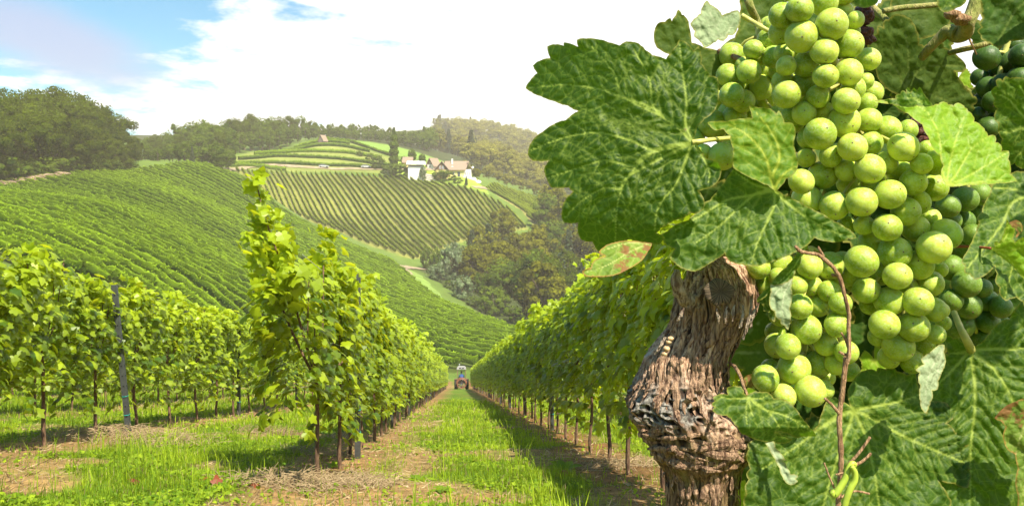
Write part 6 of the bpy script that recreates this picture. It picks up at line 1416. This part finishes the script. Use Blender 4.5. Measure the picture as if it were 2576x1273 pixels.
B2 = GB([(440, 500, 72, 2), (490, 610, 66, 2), (572, 470, 78, 2), (752, 492, 78, 1), (872, 490, 84, 1), (675, 612, 62, 1), (765, 612, 62, 1), (870, 645, 66, 1), (692, 737, 75, 0), (805, 733, 64, 1), (938, 718, 67, 0), (732, 873, 88, 0), (912, 848, 72, 0), (570, 790, 62, 2), (545, 890, 58, 2), (555, 970, 74, 2), (620, 977, 78, 0), (850, 963, 70, 1), (975, 1012, 68, 0), (658, 1110, 97, 0), (806, 1082, 76, 1), (908, 1083, 66, 1), (485, 1170, 80, 0), (757, 1247, 90, 0), (595, 1278, 73, 0), (515, 1115, 60, 2), (855, 1165, 52, 2), (835, 1240, 60, 1), (560, 560, 55, 2), (960, 560, 60, 2), (690, 980, 50, 3), (580, 1180, 45, 3)])
bunch('shorter bunch hanging at the lower left of the long one, behind the dry cane', B2, .478, GM, ZB([(760, 380), (760, 600), (730, 900), (700, 1200)]), extra=14)
B3 = GA([(255, 455, 66, 1), (385, 435, 72, 0), (412, 300, 60, 0), (435, 342, 64, 1), (500, 235, 62, 1), (528, 155, 58, 1), (530, 345, 66, 0), (500, 432, 52, 1), (565, 430, 60, 1), (335, 515, 52, 1), (456, 530, 76, 0), (282, 575, 74, 0), (350, 612, 73, 0), (505, 600, 72, 1), (200, 590, 42, 1), (215, 515, 40, 2), (165, 750, 86, 1), (300, 705, 72, 0), (560, 700, 62, 1), (225, 945, 85, 1), (60, 835, 60, 2), (110, 920, 50, 1), (545, 275, 50, 1), (350, 390, 45, 2), (600, 560, 60, 2), (440, 650, 60, 2), (400, 720, 60, 2)])
bunch('smaller sunny bunch behind the tip of the large left leaf, left of the long bunch', B3, .535, GM, ZA([(450, 150), (430, 400), (300, 650), (200, 900)]), extra=10)
B4 = GB([(1588, 132, 65, 0), (1690, 90, 70, 1), (1780, 60, 62, 1), (1680, 222, 62, 1), (1770, 180, 68, 2), (1735, 305, 60, 1), (1680, 372, 66, 1), (1605, 502, 72, 1), (1700, 600, 76, 0), (1608, 700, 62, 0), (1708, 733, 73, 0), (1790, 625, 55, 1), (1795, 500, 62, 2), (1660, 850, 78, 1), (1600, 215, 60, 1), (1820, 700, 62, 2), (1905, 740, 62, 1), (1830, 830, 62, 2), (1790, 930, 62, 2), (1595, 870, 62, 2), (1860, 600, 60, 2), (1920, 860, 60, 2), (1700, 470, 66, 2), (1640, 290, 60, 2), (1600, 410, 60, 2), (1880, 500, 55, 2)])
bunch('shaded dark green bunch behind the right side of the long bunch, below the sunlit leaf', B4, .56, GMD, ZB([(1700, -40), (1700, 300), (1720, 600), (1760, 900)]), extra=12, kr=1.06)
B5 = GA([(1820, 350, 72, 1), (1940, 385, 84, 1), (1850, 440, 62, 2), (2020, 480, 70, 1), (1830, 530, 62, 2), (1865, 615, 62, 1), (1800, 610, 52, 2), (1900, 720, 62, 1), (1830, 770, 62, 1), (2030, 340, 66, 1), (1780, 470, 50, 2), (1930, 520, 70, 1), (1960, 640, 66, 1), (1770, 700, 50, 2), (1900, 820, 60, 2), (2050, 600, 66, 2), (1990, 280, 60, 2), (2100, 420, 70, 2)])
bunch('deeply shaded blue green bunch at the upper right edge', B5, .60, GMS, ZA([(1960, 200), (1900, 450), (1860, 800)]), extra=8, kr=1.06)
# withered dark berries
M['dried'] = material('dried', b_simple, col=(.10, .025, .015), rough=.6, scale=300, var=.5, bump=.6)
dried = empty('dried_berries', tuple(pt(2165, 60, .53))); tag(dried, 'withered dark red berries beside the top of the long bunch', 'dried berries')
for k, (x, y, r) in enumerate([(1075, 70, .0060), (1095, 100, .0065), (1075, 125, .0055), (1090, 200, .0065), (1070, 215, .0060), (1110, 240, .0050)]):
    b = MB(); rock(b, (0, 0, 0), r, np.random.RandomState(k), 9); b.build('dried_berry', M['dried'], dried, tuple(pt(*ZA([(x, y)])[0], .53) - pt(2165, 60, .53)), True)
d2 = empty('dried_berries', tuple(pt(2320, 330, .54))); tag(d2, 'withered dark berries between the long bunch and the sunlit leaf', 'dried berries')
for k, (x, y, r) in enumerate([(1400, 750, .0065), (1430, 790, .0070), (1420, 850, .0065), (1450, 850, .0060), (1390, 800, .0060)]):
    b = MB(); rock(b, (0, 0, 0), r, np.random.RandomState(k + 30), 9); b.build('dried_berry', M['dried'], d2, tuple(pt(*ZA([(x, y)])[0], .54) - pt(2320, 330, .54)), True)
# ------------------------------------------------------------------ grass, straw, stones and weeds on the near ground
rs = np.random.RandomState(31)
def scatter(n, ymin, ymax, pw=1.0, xl=-.72, xr=.40):
    y = ymin * (ymax / ymin) ** (rs.rand(n) ** pw); x = (xl + (xr - xl) * rs.rand(n)) * y
    return x, y
def soil_amount(x, y):
    """0 = grass, 1 = bare, from the ground's own colour"""
    c = ground_colour(x, y); return sstep(c[:, 0] / (c[:, 1] + 1e-6), .75, 1.25)
def blades(n, ymin, ymax, h0, h1, w0, mat, name, bare=False, flat=False, label=None, clump=.35):
    x, y = scatter(n, ymin, ymax)
    s = soil_amount(x, y); cl = vnoise(x, y, clump, 12) ; keep = (rs.rand(n) < (1 - .93 * s) * (.35 + .9 * cl)) if not bare else (rs.rand(n) < s * (.2 + cl))
    x, y = x[keep], y[keep]; k = len(x); z = surf(x, y) - .01
    a = rs.uniform(0, 6.283, k); hh = rs.uniform(h0, h1, k) * (.5 + vnoise(x, y, clump * 1.6, 5)) * np.clip(y / 12, .8, 1.6); w_ = w0 * rs.uniform(.7, 1.3, k) * np.clip(y / 8, 1, 3.2)
    d = np.c_[np.cos(a), np.sin(a)]; p = np.c_[-d[:, 1], d[:, 0]]
    if flat: lift = np.array([.15, .22, .1]); out = np.array([0, .55, 1.0]); 
    else: lift = np.array([0, .62, 1.0]); out = np.array([0, .18, .62])
    lean = rs.uniform(.15, 1.1, k)[:, None] if not flat else np.full((k, 1), 1.0)
    V = np.zeros((k, 5, 3))
    for i, (l_, o_, wd) in enumerate(((lift[0], out[0], 1.0), (lift[1], out[1], .8))):
        for j, sg in enumerate((-1, 1)):
            V[:, i * 2 + j, :2] = np.c_[x, y] + d * lean * (o_ * hh)[:, None] + p * (sg * w_ * wd)[:, None]; V[:, i * 2 + j, 2] = z + (l_ * hh if not flat else l_ * .08 * rs.uniform(.3, 1.2, k))
    V[:, 4, :2] = np.c_[x, y] + d * lean * (out[2] * hh)[:, None]; V[:, 4, 2] = z + (lift[2] * hh if not flat else .02 + .03 * rs.rand(k))
    b0 = np.arange(k) * 5; Q = np.c_[b0, b0 + 1, b0 + 3, b0 + 2]; T = np.c_[b0 + 2, b0 + 3, b0 + 4]
    base = np.clip(.45 + .9 * (vnoise(x, y, .7, 8) - .5) + rs.normal(0, .24, k), 0, 1)
    tint = np.repeat(base, 5)
    o = obj(name, mesh_np(name, V.reshape(-1, 3), [Q, T], M[mat], False, {'tint': tint})); tag(o, label, 'grass', kind='stuff'); return o
blades(270000, 4.6, 34, .02, .095, .0030, 'grass', 'grass', label='bright green grass between the vine rows')
blades(9000, 4.6, 14, .14, .30, .0030, 'grass', 'tall_grass', label='taller grass tufts along the vine rows', clump=.8)
blades(26000, 4.6, 24, .05, .18, .0022, 'straw', 'straw', bare=True, flat=True, label='dry cut grass lying under the vines')
blades(12000, 4.6, 24, .04, .13, .0020, 'straw', 'dry_grass', label='dry yellow blades standing in the grass')
# heaps of dead stalks at the foot of vines
def heap(x, y, r, n, h, label):
    b = MB(); z0 = surf1(x, y)
    for k in range(n):
        a = rs.uniform(0, 6.283); q = r * math.sqrt(rs.rand()); px_, py_ = x + q * math.cos(a) * 1.4, y + q * math.sin(a) * .8
        a2 = rs.uniform(0, 6.283); L = rs.uniform(.08, .26); zz = surf1(px_, py_) + rs.rand() * h * (1 - q / r) + .01
        b.tube([(px_, py_, zz), (px_ + L * .5 * math.cos(a2), py_ + L * .5 * math.sin(a2), zz + rs.uniform(0, .05)), (px_ + L * math.cos(a2), py_ + L * math.sin(a2), zz + rs.uniform(-.02, .05))], rs.uniform(.0015, .0032), 4, False)
    V_ = np.vstack(b.v); me = b.mesh('stalk_heap', M['straw'], False, {'tint': rs.rand(len(V_)) * .8}); tag(obj('stalk_heap', me), label, 'straw heap')
heap(-1.62, 6.35, .50, 800, .08, 'heap of pale dead stalks around the foot of the straggling end vine')
heap(-4.55, 9.3, .75, 800, .16, 'brown heap of dead stalks around the leaning steel post')
heap(-2.15, 8.9, .35, 220, .06, 'thin scatter of dead stalks by the steel post of the left aisle row')
heap(1.15, 7.9, .45, 260, .05, 'dark dead stalks on the soil under the right aisle row')
heap(-3.55, 11.6, .35, 250, .08, 'small heap of dead stalks at a vine foot beyond the leaning post')
# stones
b = MB(); x, y = scatter(900, 4.7, 16); s = soil_amount(x, y); k = 0
for i in range(len(x)):
    if s[i] > .5 and k < 260: rock(b, (x[i], y[i], surf1(x[i], y[i]) - .001), rs.uniform(.005, .016), rs, 6); k += 1
M['pebble'] = material('pebble', b_simple, col=(.36, .25, .15), rough=.9, scale=12, var=.35)
tag(b.build('pebbles', M['pebble']), 'pale pebbles scattered on the bare soil', 'pebbles', kind='stuff')
# fallen red leaves
def fallen(u, v, Y, label):
    x, y = (u - CU) / F * Y, Y; P = np.array([[x, y, surf1(x, y) + .035]])
    V_, F__, t_ = leaf_cloud(P, rs.normal(0, .4, (1, 3)) + np.array([0, -.4, 1]), np.full(1, .10), LT_FULL, rs, np.full(1, .3), .2)
    tag(obj('fallen_leaf', mesh_np('fallen_leaf', V_, F__, M['red_leaf'], False, {'tint': t_})), label, 'fallen leaf')
M['red_leaf'] = material('red_leaf', b_leaf, dark=(.16, .03, .012), light=(.36, .10, .03), trans=(.5, .15, .04), tf=.2)
for u_, v_, l_ in ((345, 1243, 'dark red fallen leaf, the leftmost of those along the bottom edge'), (520, 1228, 'red fallen leaf in the grass left of the straw heap, farther one'), (545, 1246, 'red fallen leaf in the grass left of the straw heap, nearer one'), (640, 1236, 'orange fallen leaf at the left rim of the straw heap'), (790, 1062, 'orange fallen leaf near the foot of a left row vine'), (1420, 1190, 'brown fallen leaf on the soil under the right aisle row')):
    fallen(u_, v_, .85 / ((v_ - HV) / F - .2285), l_)
# broad-leaved weeds
def weed(u, v, r, n, label, up=.6):
    Y = .85 / ((v - HV) / F - .2285) if u > 900 else .85 / ((v - HV) / F - .2285) * .9
    x = (u - CU) / F * Y; z = surf1(x, Y); P = []; 
    t = empty('weed', (x, Y, z)); tag(t, label, 'weed'); V = []; Fc = []
    for k in range(n):
        a = 2.4 * k + rs.uniform(-.2, .2); L = r * rs.uniform(.6, 1.1); e_ = rs.uniform(.3, 1.0) * up; w_ = L * .22; c, s_ = math.cos(a), math.sin(a); b0 = len(V)
        for f, wd in ((0, .15), (.35, .9), (.7, 1), (1, .05)):
            h_ = L * (e_ * f - .35 * f * f); V += [(c * L * f - s_ * w_ * wd, s_ * L * f + c * w_ * wd, h_ + .01), (c * L * f, s_ * L * f, h_ - .15 * w_ + .01), (c * L * f + s_ * w_ * wd, s_ * L * f - c * w_ * wd, h_ + .01)]
        for i in range(3):
            for j in range(2): Fc.append((b0 + i * 3 + j, b0 + i * 3 + j + 1, b0 + (i + 1) * 3 + j + 1, b0 + (i + 1) * 3 + j))
    V = np.array(V); obj('foliage', mesh_np('foliage', V, np.array(Fc), M['grass'], True, {'tint': np.repeat(rs.uniform(.05, .5, n), 12)}), t)
weed(478, 1192, .17, 13, 'dark broad leaved weed rosette in the grass at lower left'); weed(838, 1150, .11, 12, 'low leafy weed beside the stem of the straggling end vine', 1.2)
weed(1212, 1078, .22, 12, 'flat pale weed in the middle of the grass aisle', .5); weed(1055, 1215, .14, 11, 'small weed at the left edge of the grass aisle'); weed(1420, 1180, .16, 12, 'weed in the grass below the right aisle row', .9)
weed(700, 1080, .14, 12, 'leafy weed in the grass left of the steel post'); weed(1110, 1240, .12, 9, 'tiny weed by the bare patch near the bottom edge')

# low clover-like ground cover mixed into the grass
x, y = scatter(60000, 4.6, 26); s = soil_amount(x, y); keep = rs.rand(len(x)) < (1 - .85 * s) * sstep(vnoise(x, y, .5, 21), .35, .7) * 1.1
x, y = x[keep], y[keep]; k = len(x); P = np.c_[x, y, surf(x, y) + rs.uniform(.01, .05, k)]
V_, F__, t_ = leaf_cloud(P, rs.normal(0, .45, (k, 3)) + np.array([0, 0, 1]), rs.uniform(.018, .045, k) * np.clip(y / 9, 1, 2), LT_LOW, rs, np.clip(rs.normal(.35, .22, k), 0, 1), .2)
tag(obj('ground_cover', mesh_np('ground_cover', V_, F__, M['grass'], False, {'tint': t_})), 'small leafy herbs mixed into the grass', 'ground cover', kind='stuff')
# ------------------------------------------------------------------ haze: one even closed box of air
hz = bpy.data.materials.new('haze'); hz.use_nodes = True
t = NT(hz.node_tree)
vol = t.n('ShaderNodeVolumePrincipled', i={'Color': (1.0, .89, .74, 1), 'Density': .00038, 'Anisotropy': -.3})
t.n('ShaderNodeOutputMaterial', i={'Volume': vol.outputs[0]})
b = MB(); b.box(-430, 1010, -70, 1660, float(Zg.min()) - 1, 130)
tag(b.build('haze', hz), 'thin warm haze in the valley air', 'haze', kind='stuff')
